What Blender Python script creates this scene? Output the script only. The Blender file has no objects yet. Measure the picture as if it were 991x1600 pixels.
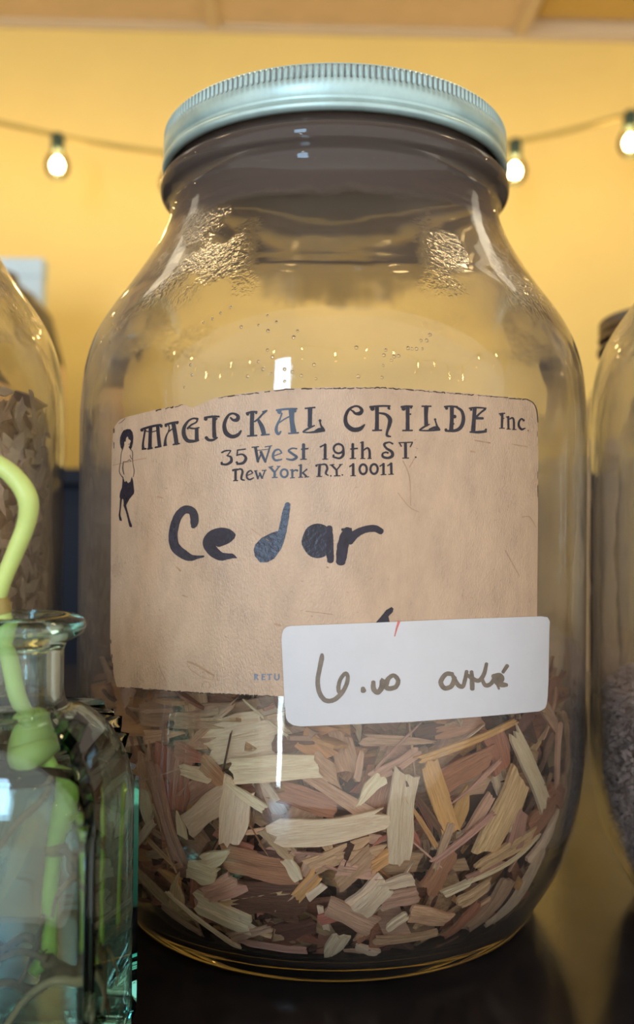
import bpy, bmesh, math, random
from mathutils import Vector, Matrix, noise

SC = bpy.context.scene
COL = SC.collection
rnd = random.Random(11)

# ------------------------------------------------------------------ camera
TABLE = 1.20                        # counter top height
CAM = Vector((0.0, 0.0, TABLE + 0.117))
F = 1450.0                          # focal length in photo pixels (991 x 1600)
PITCH = math.atan(20 / F)
cd = bpy.data.cameras.new('camera')
cam = bpy.data.objects.new('camera', cd)
COL.objects.link(cam)
ROLL = math.radians(0.5)            # the picture is tipped a little clockwise
cam.matrix_world = Matrix.Translation(CAM) @ Matrix.Rotation(math.pi / 2 + PITCH, 4, 'X') @ Matrix.Rotation(ROLL, 4, 'Z')
cd.sensor_fit = 'HORIZONTAL'
cd.sensor_width = 36.0
cd.lens = F / 991 * 36.0
cd.clip_start = 0.01
cd.dof.use_dof = True
cd.dof.focus_distance = 0.228
cd.dof.aperture_fstop = 19.0
SC.camera = cam
SC.view_settings.view_transform = 'Standard'
SC.view_settings.look = 'None'
SC.view_settings.exposure = 0.36
SC.view_settings.gamma = 1.0
SC.cycles.max_bounces = 16
SC.cycles.transmission_bounces = 14
SC.cycles.transparent_max_bounces = 16
SC.cycles.sample_clamp_indirect = 6.0

# ------------------------------------------------------------------ world and lights
W = bpy.data.worlds.new('room_light')
SC.world = W
W.use_nodes = True
bg = W.node_tree.nodes['Background']
bg.inputs[0].default_value = (1.0, 0.955, 0.89, 1)
bg.inputs[1].default_value = 1.12


def area(name, loc, target, sx, sy, power, color, shape='RECTANGLE'):
    l = bpy.data.lights.new(name, 'AREA')
    l.shape = shape
    l.size, l.size_y, l.energy, l.color = sx, sy, power, color
    o = bpy.data.objects.new(name, l)
    COL.objects.link(o)
    o.location = loc
    o.rotation_euler = (Vector(target) - Vector(loc)).to_track_quat('-Z', 'Y').to_euler()
    return o


# daylight through a tall shop window behind the photographer
area('window_daylight', (-1.13, -2.6, 1.80), (-1.13, 0.3, 1.80), 0.40, 1.30, 28, (0.42, 0.69, 1.0))
# bright sunlit gap of the shop door, low down
area('door_gap_daylight', (-1.12, -2.6, 0.62), (-1.12, 0.3, 0.62), 0.10, 0.42, 2.4, (0.72, 0.90, 1.0))
# two small unseen warm lights, added for gold glints on the jar's shoulder
area('glint_light', (-0.50, 0.65, 2.27), (-0.3, 0.6, 1.2), 0.16, 0.16, 1.6, (1.0, 0.76, 0.42))
area('glint_light', (0.52, 0.62, 2.27), (0.3, 0.6, 1.2), 0.16, 0.16, 1.6, (1.0, 0.76, 0.42))
# unseen warm fill added overhead to brighten the back wall
area('wall_fill', (0.2, 1.0, 2.27), (0.2, 1.35, 1.2), 2.6, 0.35, 5.5, (1.0, 0.90, 0.70))

# ------------------------------------------------------------------ helpers
PI = math.pi


def unroll(px, py):
    u, v = (px - 495.5) / F, (800 - py) / F
    return u * math.cos(ROLL) - v * math.sin(ROLL), u * math.sin(ROLL) + v * math.cos(ROLL)


def at(px, py, d):
    """The point at depth d (metres along y) seen at photo pixel px, py."""
    u, v = unroll(px, py)
    dy = math.cos(PITCH) - v * math.sin(PITCH)
    dz = math.sin(PITCH) + v * math.cos(PITCH)
    return CAM + Vector((u, dy, dz)) * (d / dy)


def on_cylinder(px, py, c, r):
    """Where the line of sight through px, py meets an upright cylinder, or the side of it."""
    u, v = unroll(px, py)
    D = Vector((u, math.cos(PITCH) - v * math.sin(PITCH), math.sin(PITCH) + v * math.cos(PITCH)))
    ox, oy = CAM.x - c[0], CAM.y - c[1]
    A = D.x ** 2 + D.y ** 2
    B = ox * D.x + oy * D.y
    C = ox * ox + oy * oy - r * r
    t = (-B - math.sqrt(max(0.0, B * B - A * C))) / A
    return CAM + D * t


def link(name, me, mat=None, parent=None, smooth=True):
    if smooth:
        for p in me.polygons:
            p.use_smooth = True
    o = bpy.data.objects.new(name, me)
    COL.objects.link(o)
    if mat is not None:
        me.materials.append(mat)
    if parent is not None:
        o.parent = parent
    return o


def mesh(name, vs, fs, mat=None, parent=None, smooth=True):
    me = bpy.data.meshes.new(name)
    me.from_pydata([tuple(v) for v in vs], [], fs)
    me.update()
    return link(name, me, mat, parent, smooth)


def tag(o, label=None, cat=None, group=None, kind=None):
    if label:
        o['label'] = label
    if cat:
        o['category'] = cat
    if group:
        o['group'] = group
    if kind:
        o['kind'] = kind
    return o


def empty(name, loc, label=None, cat=None, group=None):
    o = bpy.data.objects.new(name, None)
    o.empty_display_size = 0.02
    COL.objects.link(o)
    o.location = loc
    return tag(o, label, cat, group)


def recalc(o):
    bm = bmesh.new()
    bm.from_mesh(o.data)
    bmesh.ops.recalc_face_normals(bm, faces=bm.faces)
    bm.to_mesh(o.data)
    bm.free()
    return o


def lathe(prof, n=96):
    """Closed profile [(r, z)...]; a point with r = 0 at an end becomes a pole."""
    vs, fs, rings = [], [], []
    for r, z in prof:
        if r < 1e-7:
            rings.append([len(vs)])
            vs.append((0, 0, z))
        else:
            rings.append(list(range(len(vs), len(vs) + n)))
            vs += [(r * math.cos(2 * PI * k / n), r * math.sin(2 * PI * k / n), z) for k in range(n)]
    for a, b in zip(rings, rings[1:]):
        for k in range(n):
            k2 = (k + 1) % n
            if len(a) == 1 and len(b) == 1:
                continue
            if len(a) == 1:
                fs.append((a[0], b[k2], b[k]))
            elif len(b) == 1:
                fs.append((a[k], a[k2], b[0]))
            else:
                fs.append((a[k], a[k2], b[k2], b[k]))
    return vs, fs


def spline(pts, n=8):
    """Catmull-Rom through tuples of any length."""
    if len(pts) < 3:
        a, b = pts[0], pts[-1]
        return [tuple(a[i] + (b[i] - a[i]) * k / n for i in range(len(a))) for k in range(n + 1)]
    out = []
    P = [pts[0]] + list(pts) + [pts[-1]]
    for j in range(1, len(P) - 2):
        p0, p1, p2, p3 = P[j - 1:j + 3]
        for k in range(n):
            t = k / n
            out.append(tuple(0.5 * (2 * b + (c - a) * t + (2 * a - 5 * b + 4 * c - d) * t * t + (3 * b - a - 3 * c + d) * t ** 3)
                             for a, b, c, d in zip(p0, p1, p2, p3)))
    out.append(tuple(pts[-1]))
    return out


def tube(pts, n=10, sub=6, caps=True):
    """Round tube through (x, y, z, r) points; returns verts, faces."""
    S = spline(pts, sub) if sub > 1 else pts
    P = [Vector(s[:3]) for s in S]
    vs, fs = [], []
    up = Vector((0.31, 0.2, 0.93))
    for i, p in enumerate(P):
        t = (P[min(i + 1, len(P) - 1)] - P[max(i - 1, 0)]).normalized()
        a = up - t * up.dot(t)
        if a.length < 1e-4:
            a = t.orthogonal()
        a.normalize()
        up = a
        b = t.cross(a)
        for k in range(n):
            th = 2 * PI * k / n
            vs.append(p + (a * math.cos(th) + b * math.sin(th)) * max(S[i][3], 1e-5))
    m = len(P)
    for i in range(m - 1):
        for k in range(n):
            k2 = (k + 1) % n
            fs.append((i * n + k, i * n + k2, (i + 1) * n + k2, (i + 1) * n + k))
    if caps:
        fs.append(tuple(range(n - 1, -1, -1)))
        fs.append(tuple((m - 1) * n + k for k in range(n)))
    return vs, fs


def add(V, Fc, vs, fs):
    b = len(V)
    V += [Vector(v) for v in vs]
    Fc += [tuple(b + i for i in f) for f in fs]


def box(x0, x1, y0, y1, z0, z1):
    vs = [(x0, y0, z0), (x1, y0, z0), (x1, y1, z0), (x0, y1, z0), (x0, y0, z1), (x1, y0, z1), (x1, y1, z1), (x0, y1, z1)]
    return vs, [(0, 3, 2, 1), (4, 5, 6, 7), (0, 1, 5, 4), (1, 2, 6, 5), (2, 3, 7, 6), (3, 0, 4, 7)]


def bevel(o, w, seg=2):
    m = o.modifiers.new('bevel', 'BEVEL')
    m.width, m.segments, m.limit_method, m.angle_limit = w, seg, 'ANGLE', 0.6
    return o


# ------------------------------------------------------------------ materials
def new_mat(name):
    m = bpy.data.materials.new(name)
    m.use_nodes = True
    nt = m.node_tree
    nt.nodes.clear()
    out = nt.nodes.new('ShaderNodeOutputMaterial')
    return m, nt, out


def principled(name, color, rough=0.5, metal=0.0, spec=0.5, coat=0.0, var=0.0, scale=40.0, stretch=(1, 1, 1), bump=0.0, bscale=200.0, rvar=0.0,
               per_object=0.0, dark=None, sss=0.0, emit=None):
    m, nt, out = new_mat(name)
    N, L = nt.nodes.new, nt.links.new
    b = N('ShaderNodeBsdfPrincipled')
    b.inputs['Base Color'].default_value = (*color, 1)
    b.inputs['Roughness'].default_value = rough
    b.inputs['Metallic'].default_value = metal
    b.inputs['Specular IOR Level'].default_value = spec
    b.inputs['Coat Weight'].default_value = coat
    if sss:
        b.inputs['Subsurface Weight'].default_value = sss
        b.inputs['Subsurface Radius'].default_value = (0.6, 0.8, 0.2)
        b.inputs['Subsurface Scale'].default_value = 0.003
    if emit:
        b.inputs['Emission Color'].default_value = (*emit[0], 1)
        b.inputs['Emission Strength'].default_value = emit[1]
    tc = N('ShaderNodeTexCoord')
    mp = N('ShaderNodeMapping')
    mp.inputs['Scale'].default_value = stretch
    L(tc.outputs['Object'], mp.inputs['Vector'])
    vec = mp.outputs['Vector']
    col = None
    if var:
        n1 = N('ShaderNodeTexNoise')
        n1.inputs['Scale'].default_value = scale
        n1.inputs['Detail'].default_value = 6
        n1.inputs['Roughness'].default_value = 0.65
        L(vec, n1.inputs['Vector'])
        rp = N('ShaderNodeValToRGB')
        rp.color_ramp.elements[0].position, rp.color_ramp.elements[1].position = 0.28, 0.72
        lo = dark if dark else tuple(max(0, c * (1 - var)) for c in color)
        hi = tuple(min(1, c * (1 + var)) for c in color)
        rp.color_ramp.elements[0].color = (*lo, 1)
        rp.color_ramp.elements[1].color = (*hi, 1)
        L(n1.outputs['Fac'], rp.inputs['Fac'])
        col = rp.outputs['Color']
        if rvar:
            ma = N('ShaderNodeMath')
            ma.operation = 'MULTIPLY_ADD'
            L(n1.outputs['Fac'], ma.inputs[0])
            ma.inputs[1].default_value = rvar
            ma.inputs[2].default_value = rough - rvar / 2
            L(ma.outputs[0], b.inputs['Roughness'])
    if per_object:
        oi = N('ShaderNodeObjectInfo')
        hs = N('ShaderNodeHueSaturation')
        mr = N('ShaderNodeMapRange')
        mr.inputs[3].default_value = 1 - per_object
        mr.inputs[4].default_value = 1 + per_object
        L(oi.outputs['Random'], mr.inputs[0])
        L(mr.outputs[0], hs.inputs['Value'])
        ml = N('ShaderNodeMath')
        ml.operation = 'MULTIPLY'
        ml.inputs[1].default_value = 7.31
        L(oi.outputs['Random'], ml.inputs[0])
        fr = N('ShaderNodeMath')
        fr.operation = 'FRACT'
        L(ml.outputs[0], fr.inputs[0])
        mh = N('ShaderNodeMapRange')
        mh.inputs[3].default_value = 0.5 - 0.02
        mh.inputs[4].default_value = 0.5 + 0.012
        L(fr.outputs[0], mh.inputs[0])
        L(mh.outputs[0], hs.inputs['Hue'])
        if col is not None:
            L(col, hs.inputs['Color'])
        else:
            hs.inputs['Color'].default_value = (*color, 1)
        col = hs.outputs['Color']
    if col is not None:
        L(col, b.inputs['Base Color'])
    if bump:
        n2 = N('ShaderNodeTexNoise')
        n2.inputs['Scale'].default_value = bscale
        n2.inputs['Detail'].default_value = 4
        L(vec, n2.inputs['Vector'])
        bp = N('ShaderNodeBump')
        bp.inputs['Strength'].default_value = bump
        bp.inputs['Distance'].default_value = 0.001
        L(n2.outputs['Fac'], bp.inputs['Height'])
        L(bp.outputs['Normal'], b.inputs['Normal'])
    L(b.outputs[0], out.inputs[0])
    return m


def glass(name, color, ior=1.5, absorb=None, density=0.0, bump=0.0, bscale=60.0, dist=0.002, rough=0.0):
    m, nt, out = new_mat(name)
    N, L = nt.nodes.new, nt.links.new
    g = N('ShaderNodeBsdfGlass')
    g.inputs['Color'].default_value = (*color, 1)
    g.inputs['Roughness'].default_value = rough
    g.inputs['IOR'].default_value = ior
    if bump:
        tc = N('ShaderNodeTexCoord')
        n2 = N('ShaderNodeTexNoise')
        n2.inputs['Scale'].default_value = bscale
        n2.inputs['Detail'].default_value = 2.5
        L(tc.outputs['Object'], n2.inputs['Vector'])
        bp = N('ShaderNodeBump')
        bp.inputs['Strength'].default_value = bump
        bp.inputs['Distance'].default_value = dist
        L(n2.outputs['Fac'], bp.inputs['Height'])
        L(bp.outputs['Normal'], g.inputs['Normal'])
    L(g.outputs[0], out.inputs['Surface'])
    if density:
        va = N('ShaderNodeVolumeAbsorption')
        va.inputs['Color'].default_value = (*absorb, 1)
        va.inputs['Density'].default_value = density
        L(va.outputs[0], out.inputs['Volume'])
    return m


def emitter(name, color, strength):
    m, nt, out = new_mat(name)
    e = nt.nodes.new('ShaderNodeEmission')
    e.inputs[0].default_value = (*color, 1)
    e.inputs[1].default_value = strength
    nt.links.new(e.outputs[0], out.inputs[0])
    return m


def thin_glass(name, tint, ior=1.45):
    m, nt, out = new_mat(name)
    N, L = nt.nodes.new, nt.links.new
    fr = N('ShaderNodeFresnel')
    fr.inputs[0].default_value = ior
    t = N('ShaderNodeBsdfTransparent')
    t.inputs[0].default_value = (*tint, 1)
    g = N('ShaderNodeBsdfGlossy')
    g.inputs['Roughness'].default_value = 0.02
    mx = N('ShaderNodeMixShader')
    L(fr.outputs[0], mx.inputs[0])
    L(t.outputs[0], mx.inputs[1])
    L(g.outputs[0], mx.inputs[2])
    L(mx.outputs[0], out.inputs[0])
    return m


def jar_glass():
    """Old moulded glass: wavy, hammered in patches on the shoulder, dusty, with a grey film in the neck."""
    m, nt, out = new_mat('jar_glass')
    N, L = nt.nodes.new, nt.links.new

    def math_(op, a, b=None, c=None, clamp=False):
        n = N('ShaderNodeMath')
        n.operation, n.use_clamp = op, clamp
        for i, v in enumerate((a, b, c)):
            if v is None:
                continue
            if isinstance(v, (int, float)):
                n.inputs[i].default_value = v
            else:
                L(v, n.inputs[i])
        return n.outputs[0]

    def ramp(v, lo, hi):
        n = N('ShaderNodeMapRange')
        n.interpolation_type = 'SMOOTHSTEP'
        L(v, n.inputs[0])
        n.inputs[1].default_value, n.inputs[2].default_value = lo, hi
        return n.outputs[0]
    tc = N('ShaderNodeTexCoord')

    def noise_(scale, detail, vec=None):
        n = N('ShaderNodeTexNoise')
        n.inputs['Scale'].default_value, n.inputs['Detail'].default_value = scale, detail
        L(vec or tc.outputs['Object'], n.inputs['Vector'])
        return n.outputs['Fac']
    sep = N('ShaderNodeSeparateXYZ')
    L(tc.outputs['Object'], sep.inputs[0])
    z = sep.outputs[2]
    band = math_('MULTIPLY', math_('MULTIPLY', ramp(z, 0.170, 0.180), ramp(z, 0.207, 0.201)), ramp(math_('ABSOLUTE', sep.outputs[0]), 0.018, 0.030))
    patch_ = math_('MULTIPLY', band, ramp(noise_(48, 2), 0.47, 0.55))
    b1 = N('ShaderNodeBump')
    b1.inputs['Strength'].default_value, b1.inputs['Distance'].default_value = 0.10, 0.003
    L(noise_(34, 2.5), b1.inputs['Height'])
    b2 = N('ShaderNodeBump')
    b2.inputs['Distance'].default_value = 0.0005
    L(math_('MULTIPLY', patch_, 0.8), b2.inputs['Strength'])
    L(noise_(800, 2.0), b2.inputs['Height'])
    L(b1.outputs[0], b2.inputs['Normal'])
    g = N('ShaderNodeBsdfGlass')
    g.inputs['Color'].default_value = (0.99, 0.99, 0.98, 1)
    g.inputs['Roughness'].default_value = 0.0
    g.inputs['IOR'].default_value = 1.5
    L(b2.outputs[0], g.inputs['Normal'])
    d = N('ShaderNodeBsdfDiffuse')
    d.inputs[0].default_value = (0.40, 0.34, 0.30, 1)
    t = N('ShaderNodeBsdfTranslucent')
    t.inputs[0].default_value = (0.40, 0.34, 0.30, 1)
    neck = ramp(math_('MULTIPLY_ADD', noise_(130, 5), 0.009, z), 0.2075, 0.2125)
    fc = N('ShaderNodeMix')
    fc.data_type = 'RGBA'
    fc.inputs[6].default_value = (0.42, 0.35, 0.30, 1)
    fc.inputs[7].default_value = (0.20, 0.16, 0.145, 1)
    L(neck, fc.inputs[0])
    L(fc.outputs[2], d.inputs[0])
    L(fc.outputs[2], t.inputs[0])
    film = N('ShaderNodeMixShader')
    film.inputs[0].default_value = 0.45
    L(d.outputs[0], film.inputs[1])
    L(t.outputs[0], film.inputs[2])
    lw = N('ShaderNodeLayerWeight')
    lw.inputs[0].default_value = 0.5
    dust = math_('MULTIPLY', math_('MULTIPLY', math_('MULTIPLY_ADD', lw.outputs['Facing'], 0.30, 0.03), math_('MULTIPLY_ADD', ramp(z, 0.055, 0.085), 0.75, 0.25)), math_('MULTIPLY_ADD', ramp(noise_(22, 6), 0.35, 0.7), 1.1, 0.4))
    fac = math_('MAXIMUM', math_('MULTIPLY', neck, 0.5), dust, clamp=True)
    mx = N('ShaderNodeMixShader')
    L(fac, mx.inputs[0])
    L(g.outputs[0], mx.inputs[1])
    L(film.outputs[0], mx.inputs[2])
    L(mx.outputs[0], out.inputs['Surface'])
    va = N('ShaderNodeVolumeAbsorption')
    va.inputs['Color'].default_value = (0.52, 0.46, 0.25, 1)
    va.inputs['Density'].default_value = 26.0
    L(va.outputs[0], out.inputs['Volume'])
    return m


M_wall = principled('yellow_paint', (0.78, 0.585, 0.19), 0.6, var=0.05, scale=3, bump=0.08, bscale=60)
M_tile = principled('ceiling_tile', (0.66, 0.52, 0.35), 0.9, var=0.06, scale=18, bump=0.25, bscale=140)
M_grid = principled('ceiling_grid', (0.62, 0.50, 0.34), 0.6, var=0.03, scale=10)
M_recess = principled('ceiling_recess', (0.56, 0.40, 0.13), 0.8, var=0.05, scale=10)
M_floor = principled('wood_floor', (0.20, 0.13, 0.08), 0.5, var=0.3, scale=4, stretch=(1, 8, 1))
M_table = principled('black_counter', (0.012, 0.010, 0.010), 0.16, var=0.5, scale=25, spec=0.5, rvar=0.12, bump=0.02, bscale=500)
M_jar = jar_glass()
M_bottle = glass('aqua_bottle_glass', (0.97, 1.0, 0.99), 1.5, (0.18, 0.72, 0.66), 42.0, 0.02, 50.0, 0.002)
M_water = glass('still_water', (0.99, 1.0, 0.98), 1.33, (0.52, 0.56, 0.36), 16.0)
M_lid = principled('zinc_lid', (0.40, 0.56, 0.565), 0.36, metal=0.45, var=0.14, scale=90, rvar=0.2, bump=0.04, bscale=300)
M_dark_lid = principled('dark_lid', (0.10, 0.06, 0.03), 0.4, var=0.2, scale=60)
M_grime = principled('lid_groove_grime', (0.17, 0.19, 0.19), 0.5, metal=0.3, var=0.4, scale=200)
M_liner = principled('lid_liner', (0.20, 0.155, 0.135), 0.55, metal=0.2, var=0.2, scale=60)
M_paper = principled('kraft_paper', (0.445, 0.305, 0.20), 0.29, var=0.16, scale=90, stretch=(1.6, 1.6, 0.8), rvar=0.16, bump=0.25, bscale=1600, spec=0.5)
M_edge = principled('scorched_paper_edge', (0.05, 0.028, 0.018), 0.8, var=0.5, scale=500)
M_crease = principled('paper_crease', (0.36, 0.22, 0.13), 0.7, var=0.3, scale=300)
M_ink = principled('black_print', (0.020, 0.016, 0.024), 0.27, var=0.35, scale=700, spec=0.3)
M_ink2 = principled('faded_blue_print', (0.16, 0.19, 0.26), 0.5, var=0.3, scale=700)
M_marker = principled('black_marker', (0.014, 0.010, 0.022), 0.27, var=0.5, scale=400, spec=0.4, bump=0.15, bscale=900)
M_sticker = principled('white_paper', (0.545, 0.54, 0.555), 0.5, var=0.04, scale=90, bump=0.05, bscale=700)
M_brown_ink = principled('brown_marker', (0.16, 0.125, 0.095), 0.5, var=0.35, scale=350)
M_red_ink = principled('red_pen', (0.55, 0.13, 0.12), 0.5, var=0.3, scale=500)
M_navy = principled('navy_panel', (0.006, 0.010, 0.022), 0.6, spec=0.2, var=0.2, scale=8)
M_taupe = principled('taupe_paint', (0.42, 0.33, 0.24), 0.5, var=0.15, scale=8)
M_pale = principled('pale_blue_card', (0.52, 0.68, 0.80), 0.5, var=0.04, scale=10)
M_stone = principled('tan_stoneware', (0.55, 0.34, 0.16), 0.4, var=0.1, scale=20)
M_black = principled('black_glaze', (0.02, 0.015, 0.012), 0.35, var=0.2, scale=20)
M_cable = principled('green_cable', (0.42, 0.31, 0.08), 0.6, var=0.1, scale=60)
M_socket = principled('green_socket', (0.02, 0.05, 0.03), 0.5, var=0.1, scale=60)
M_globe = thin_glass('bulb_glass', (1.0, 0.95, 0.85))
M_glow = emitter('bulb_filament', (1.0, 0.72, 0.36), 60.0)


def wood(name, c, v=0.22, dark=None, per=0.22):
    return principled(name, c, 0.72, var=v, scale=150, stretch=(1, 12, 12), bump=0.55, bscale=170, per_object=per, spec=0.3, dark=dark)


WOOD = {
    'cream': wood('cream_sapwood', (0.95, 0.76, 0.55), 0.14, (0.78, 0.54, 0.35), 0.10),
    'tan': wood('tan_cedar', (0.74, 0.50, 0.30), 0.25, (0.50, 0.30, 0.16), 0.2),
    'orange': wood('orange_cedar', (0.72, 0.38, 0.16), 0.22, None, 0.15),
    'red': wood('red_heartwood', (0.48, 0.21, 0.125), 0.28, None, 0.2),
    'pink': wood('pinkish_cedar', (0.64, 0.39, 0.27), 0.25, None, 0.2),
    'dark': wood('dark_bark', (0.16, 0.075, 0.048), 0.35, None, 0.3),
}
M_litter = principled('shaving_dust', (0.22, 0.11, 0.065), 0.9, var=0.5, scale=300)
M_flake = principled('dried_flake', (0.84, 0.64, 0.50), 0.7, var=0.3, scale=120, per_object=0.35, bump=0.4, bscale=300)
M_flake_dust = principled('flake_dust', (0.50, 0.35, 0.25), 0.9, var=0.4, scale=200)
M_granule = principled('purple_bud', (0.60, 0.49, 0.48), 0.85, var=0.55, scale=260)
M_stem = principled('green_stem', (0.52, 0.64, 0.20), 0.38, var=0.12, scale=70, sss=0.3, bump=0.08, bscale=300)
M_stem_wet = principled('submerged_stem', (0.50, 0.72, 0.14), 0.5, var=0.25, scale=90, sss=0.2)
M_node = principled('brown_node', (0.30, 0.22, 0.06), 0.6, var=0.4, scale=200)
M_root = principled('brown_root', (0.30, 0.20, 0.11), 0.7, var=0.4, scale=200)
M_root_pale = principled('pale_root', (0.56, 0.42, 0.24), 0.6, var=0.2, scale=200)
M_bead = glass('seed_bubble', (1, 0.97, 0.9), 1.5)

# ------------------------------------------------------------------ the room
WALL_Y = 1.84
CEIL = CAM.z + 0.985
RZ = 0.029          # the room stands slightly turned to the counter
room_c = Vector((0, WALL_Y, 0))


def turned(o):
    o.matrix_world = Matrix.Translation(room_c) @ Matrix.Rotation(RZ, 4, 'Z')
    return o


o = turned(mesh('wall_back', *box(-3.2, 3.2, 0, 0.1, 0, CEIL + 0.1), M_wall, None, False))
tag(o, kind='structure')
for nm, x in (('wall_left', -2.7), ('wall_right', 2.6)):
    o = turned(mesh(nm, *box(x, x + 0.1, -2.3, 0, 0, CEIL + 0.1), M_wall, None, False))
    tag(o, kind='structure')
o = turned(mesh('floor', *box(-3.2, 3.2, -3.4, 0.1, -0.05, 0), M_floor, None, False))
tag(o, kind='structure')
ceiling = turned(mesh('ceiling', *box(-3.2, 3.2, -2.4, 0.1, CEIL + 0.03, CEIL + 0.08), M_grid, None, False))
tag(ceiling, kind='structure')
TW = 0.61
GX = at(812, 52, WALL_Y).x           # a grid rail meets the wall here
for j in range(4):
    for i in range(-5, 5):
        x0, y1 = GX + i * TW, -0.003 - j * TW
        if x0 < -2.59 or x0 + TW > 2.59:
            continue
        if i == 0 and j == 0:        # the open coffer over the right end
            t = mesh('ceiling_panel', *box(x0 + 0.03, x0 + TW - 0.03, y1 - TW + 0.03, y1 - 0.03, CEIL + 0.022, CEIL + 0.029), M_recess, ceiling, False)
        else:
            t = mesh('ceiling_tile', *box(x0 + 0.012, x0 + TW - 0.012, y1 - TW + 0.012, y1 - 0.012, CEIL + 0.004, CEIL + 0.029), M_tile, ceiling, False)
V, Fc = [], []
for i in range(-5, 6):
    x = GX + i * TW
    if abs(x) < 3.1:
        add(V, Fc, *box(x - 0.012, x + 0.012, -2.4, 0, CEIL - 0.004, CEIL + 0.03))
for j in range(4):
    y = -0.003 - j * TW
    add(V, Fc, *box(-3.1, 3.1, y - 0.012, y + 0.012, CEIL - 0.003, CEIL + 0.03))
mesh('ceiling_rail', V, Fc, M_grid, ceiling, False)
o = turned(mesh('trim_1', *box(-3.2, 3.2, -0.008, 0, CEIL - 0.008, CEIL + 0.004), M_grid, None, False))
tag(o, kind='structure')

# ------------------------------------------------------------------ counter
counter = empty('counter', (0, 0.35, 0), 'glossy black counter that the glass jars stand on', 'counter')
o = mesh('countertop', *box(-1.1, 1.1, -0.28, 0.42, TABLE - 0.035, TABLE), M_table, counter, False)
bevel(o, 0.004)
mesh('cabinet_body', *box(-1.05, 1.05, -0.2, 0.38, 0.0, TABLE - 0.035), M_navy, counter, False)

# ------------------------------------------------------------------ the gallon jar
JAR_OUT = [(0.0, 0.0022), (0.040, 0.0018), (0.0535, 0.0009), (0.0562, 0.0), (0.0605, 0.0003), (0.0632, 0.0016), (0.0646, 0.0038), (0.0656, 0.0060),
           (0.0688, 0.0112), (0.0723, 0.0175), (0.0756, 0.0255), (0.0778, 0.0355), (0.0789, 0.047), (0.0790, 0.060), (0.0790, 0.105),
           (0.0790, 0.145), (0.0788, 0.153), (0.0780, 0.1615), (0.0764, 0.1690), (0.0738, 0.1755), (0.0700, 0.1818), (0.0652, 0.1885),
           (0.0603, 0.1960), (0.0560, 0.2035), (0.0533, 0.2098), (0.0524, 0.2135), (0.0524, 0.2166), (0.0534, 0.2184), (0.0550, 0.2198),
           (0.0556, 0.2218), (0.0551, 0.2238), (0.0532, 0.2254), (0.0512, 0.2264), (0.0508, 0.2310), (0.0508, 0.2364)]
JAR_IN = [(0.0478, 0.2364), (0.0478, 0.2220), (0.0486, 0.2120), (0.0500, 0.2085), (0.0528, 0.2020), (0.0568, 0.1945), (0.0617, 0.1870),
          (0.0664, 0.1808), (0.0700, 0.1745), (0.0727, 0.1680), (0.0744, 0.1610), (0.0753, 0.1530), (0.0755, 0.1440), (0.0755, 0.105),
          (0.0755, 0.060), (0.0754, 0.047), (0.0746, 0.0365), (0.0726, 0.0265), (0.0694, 0.0180), (0.0660, 0.0120), (0.0625, 0.0076),
          (0.0570, 0.0050), (0.0300, 0.0048), (0.0, 0.0050)]


def dense(prof, k=3):
    s = spline([(r, z) for r, z in prof], k)
    return [(max(0.0, r), z) for r, z in s]


def inner_r(z):
    best = 0.0755
    for (r0, z0), (r1, z1) in zip(JAR_IN, JAR_IN[1:]):
        lo, hi = min(z0, z1), max(z0, z1)
        if lo <= z <= hi and hi - lo > 1e-6 and r1 + r0 > 0.09:
            return r0 + (r1 - r0) * (z - z0) / (z1 - z0)
    return 0.055 if z < 0.0052 else best


jar_vs, jar_fs = lathe(dense(JAR_OUT) + dense(JAR_IN), 160)
jar_me = None


def lid_mesh():
    n_k, per = 200, 6
    n = n_k * per
    T = 0.0139
    # (r, z, knurl depth)
    prof = [(0.0, T - 0.0012, 0), (0.044, T - 0.0012, 0), (0.0475, T - 0.0004, 0), (0.0515, T, 0), (0.0533, T - 0.0004, 0), (0.0541, T - 0.0011, 0.1),
            (0.0545, T - 0.0018, 0.8), (0.0546, T - 0.0040, 1.0), (0.0546, T - 0.0044, 0.8), (0.0547, T - 0.0050, 0.1), (0.0547, T - 0.0066, 0), (0.0546, T - 0.0084, 0),
            (0.0541, T - 0.0092, 0), (0.0538, T - 0.0099, 0), (0.0542, T - 0.0106, 0), (0.0549, T - 0.0112, 0), (0.0551, T - 0.0120, 0),
            (0.0548, T - 0.0128, 0), (0.0541, T - 0.0133, 0), (0.0530, T - 0.0133, 0), (0.0526, T - 0.0120, 0), (0.0526, T - 0.0026, 0), (0.0, T - 0.0026, 0)]
    vs, fs, rings = [], [], []
    for r, z, k in prof:
        if r == 0:
            rings.append([len(vs)])
            vs.append((0, 0, z))
            continue
        rings.append(list(range(len(vs), len(vs) + n)))
        for i in range(n):
            ph = (i % per) / per
            dip = k * 0.0007 * (0.5 + 0.5 * math.cos(2 * PI * ph)) ** 0.7 if k else 0
            a = 2 * PI * i / n
            vs.append(((r - dip) * math.cos(a), (r - dip) * math.sin(a), z))
    for a, b in zip(rings, rings[1:]):
        for k in range(n):
            k2 = (k + 1) % n
            if len(a) == 1:
                fs.append((a[0], b[k2], b[k]))
            elif len(b) == 1:
                fs.append((a[k], a[k2], b[0]))
            else:
                fs.append((a[k], a[k2], b[k2], b[k]))
    return vs, fs


def grime_grooves(o):
    n = 1200
    o.data.materials.append(M_grime)
    for p in o.data.polygons:
        c = p.center
        r = math.hypot(c.x, c.y)
        if r > 0.0530 and 0.0139 - 0.0048 < c.z < 0.0139 - 0.0008:
            k = int(math.atan2(c.y, c.x) % (2 * PI) / (2 * PI) * n) % 6
            if k in (0, 5):
                p.material_index = 1


LID_Z = 0.2268
lid_me = None


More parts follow.
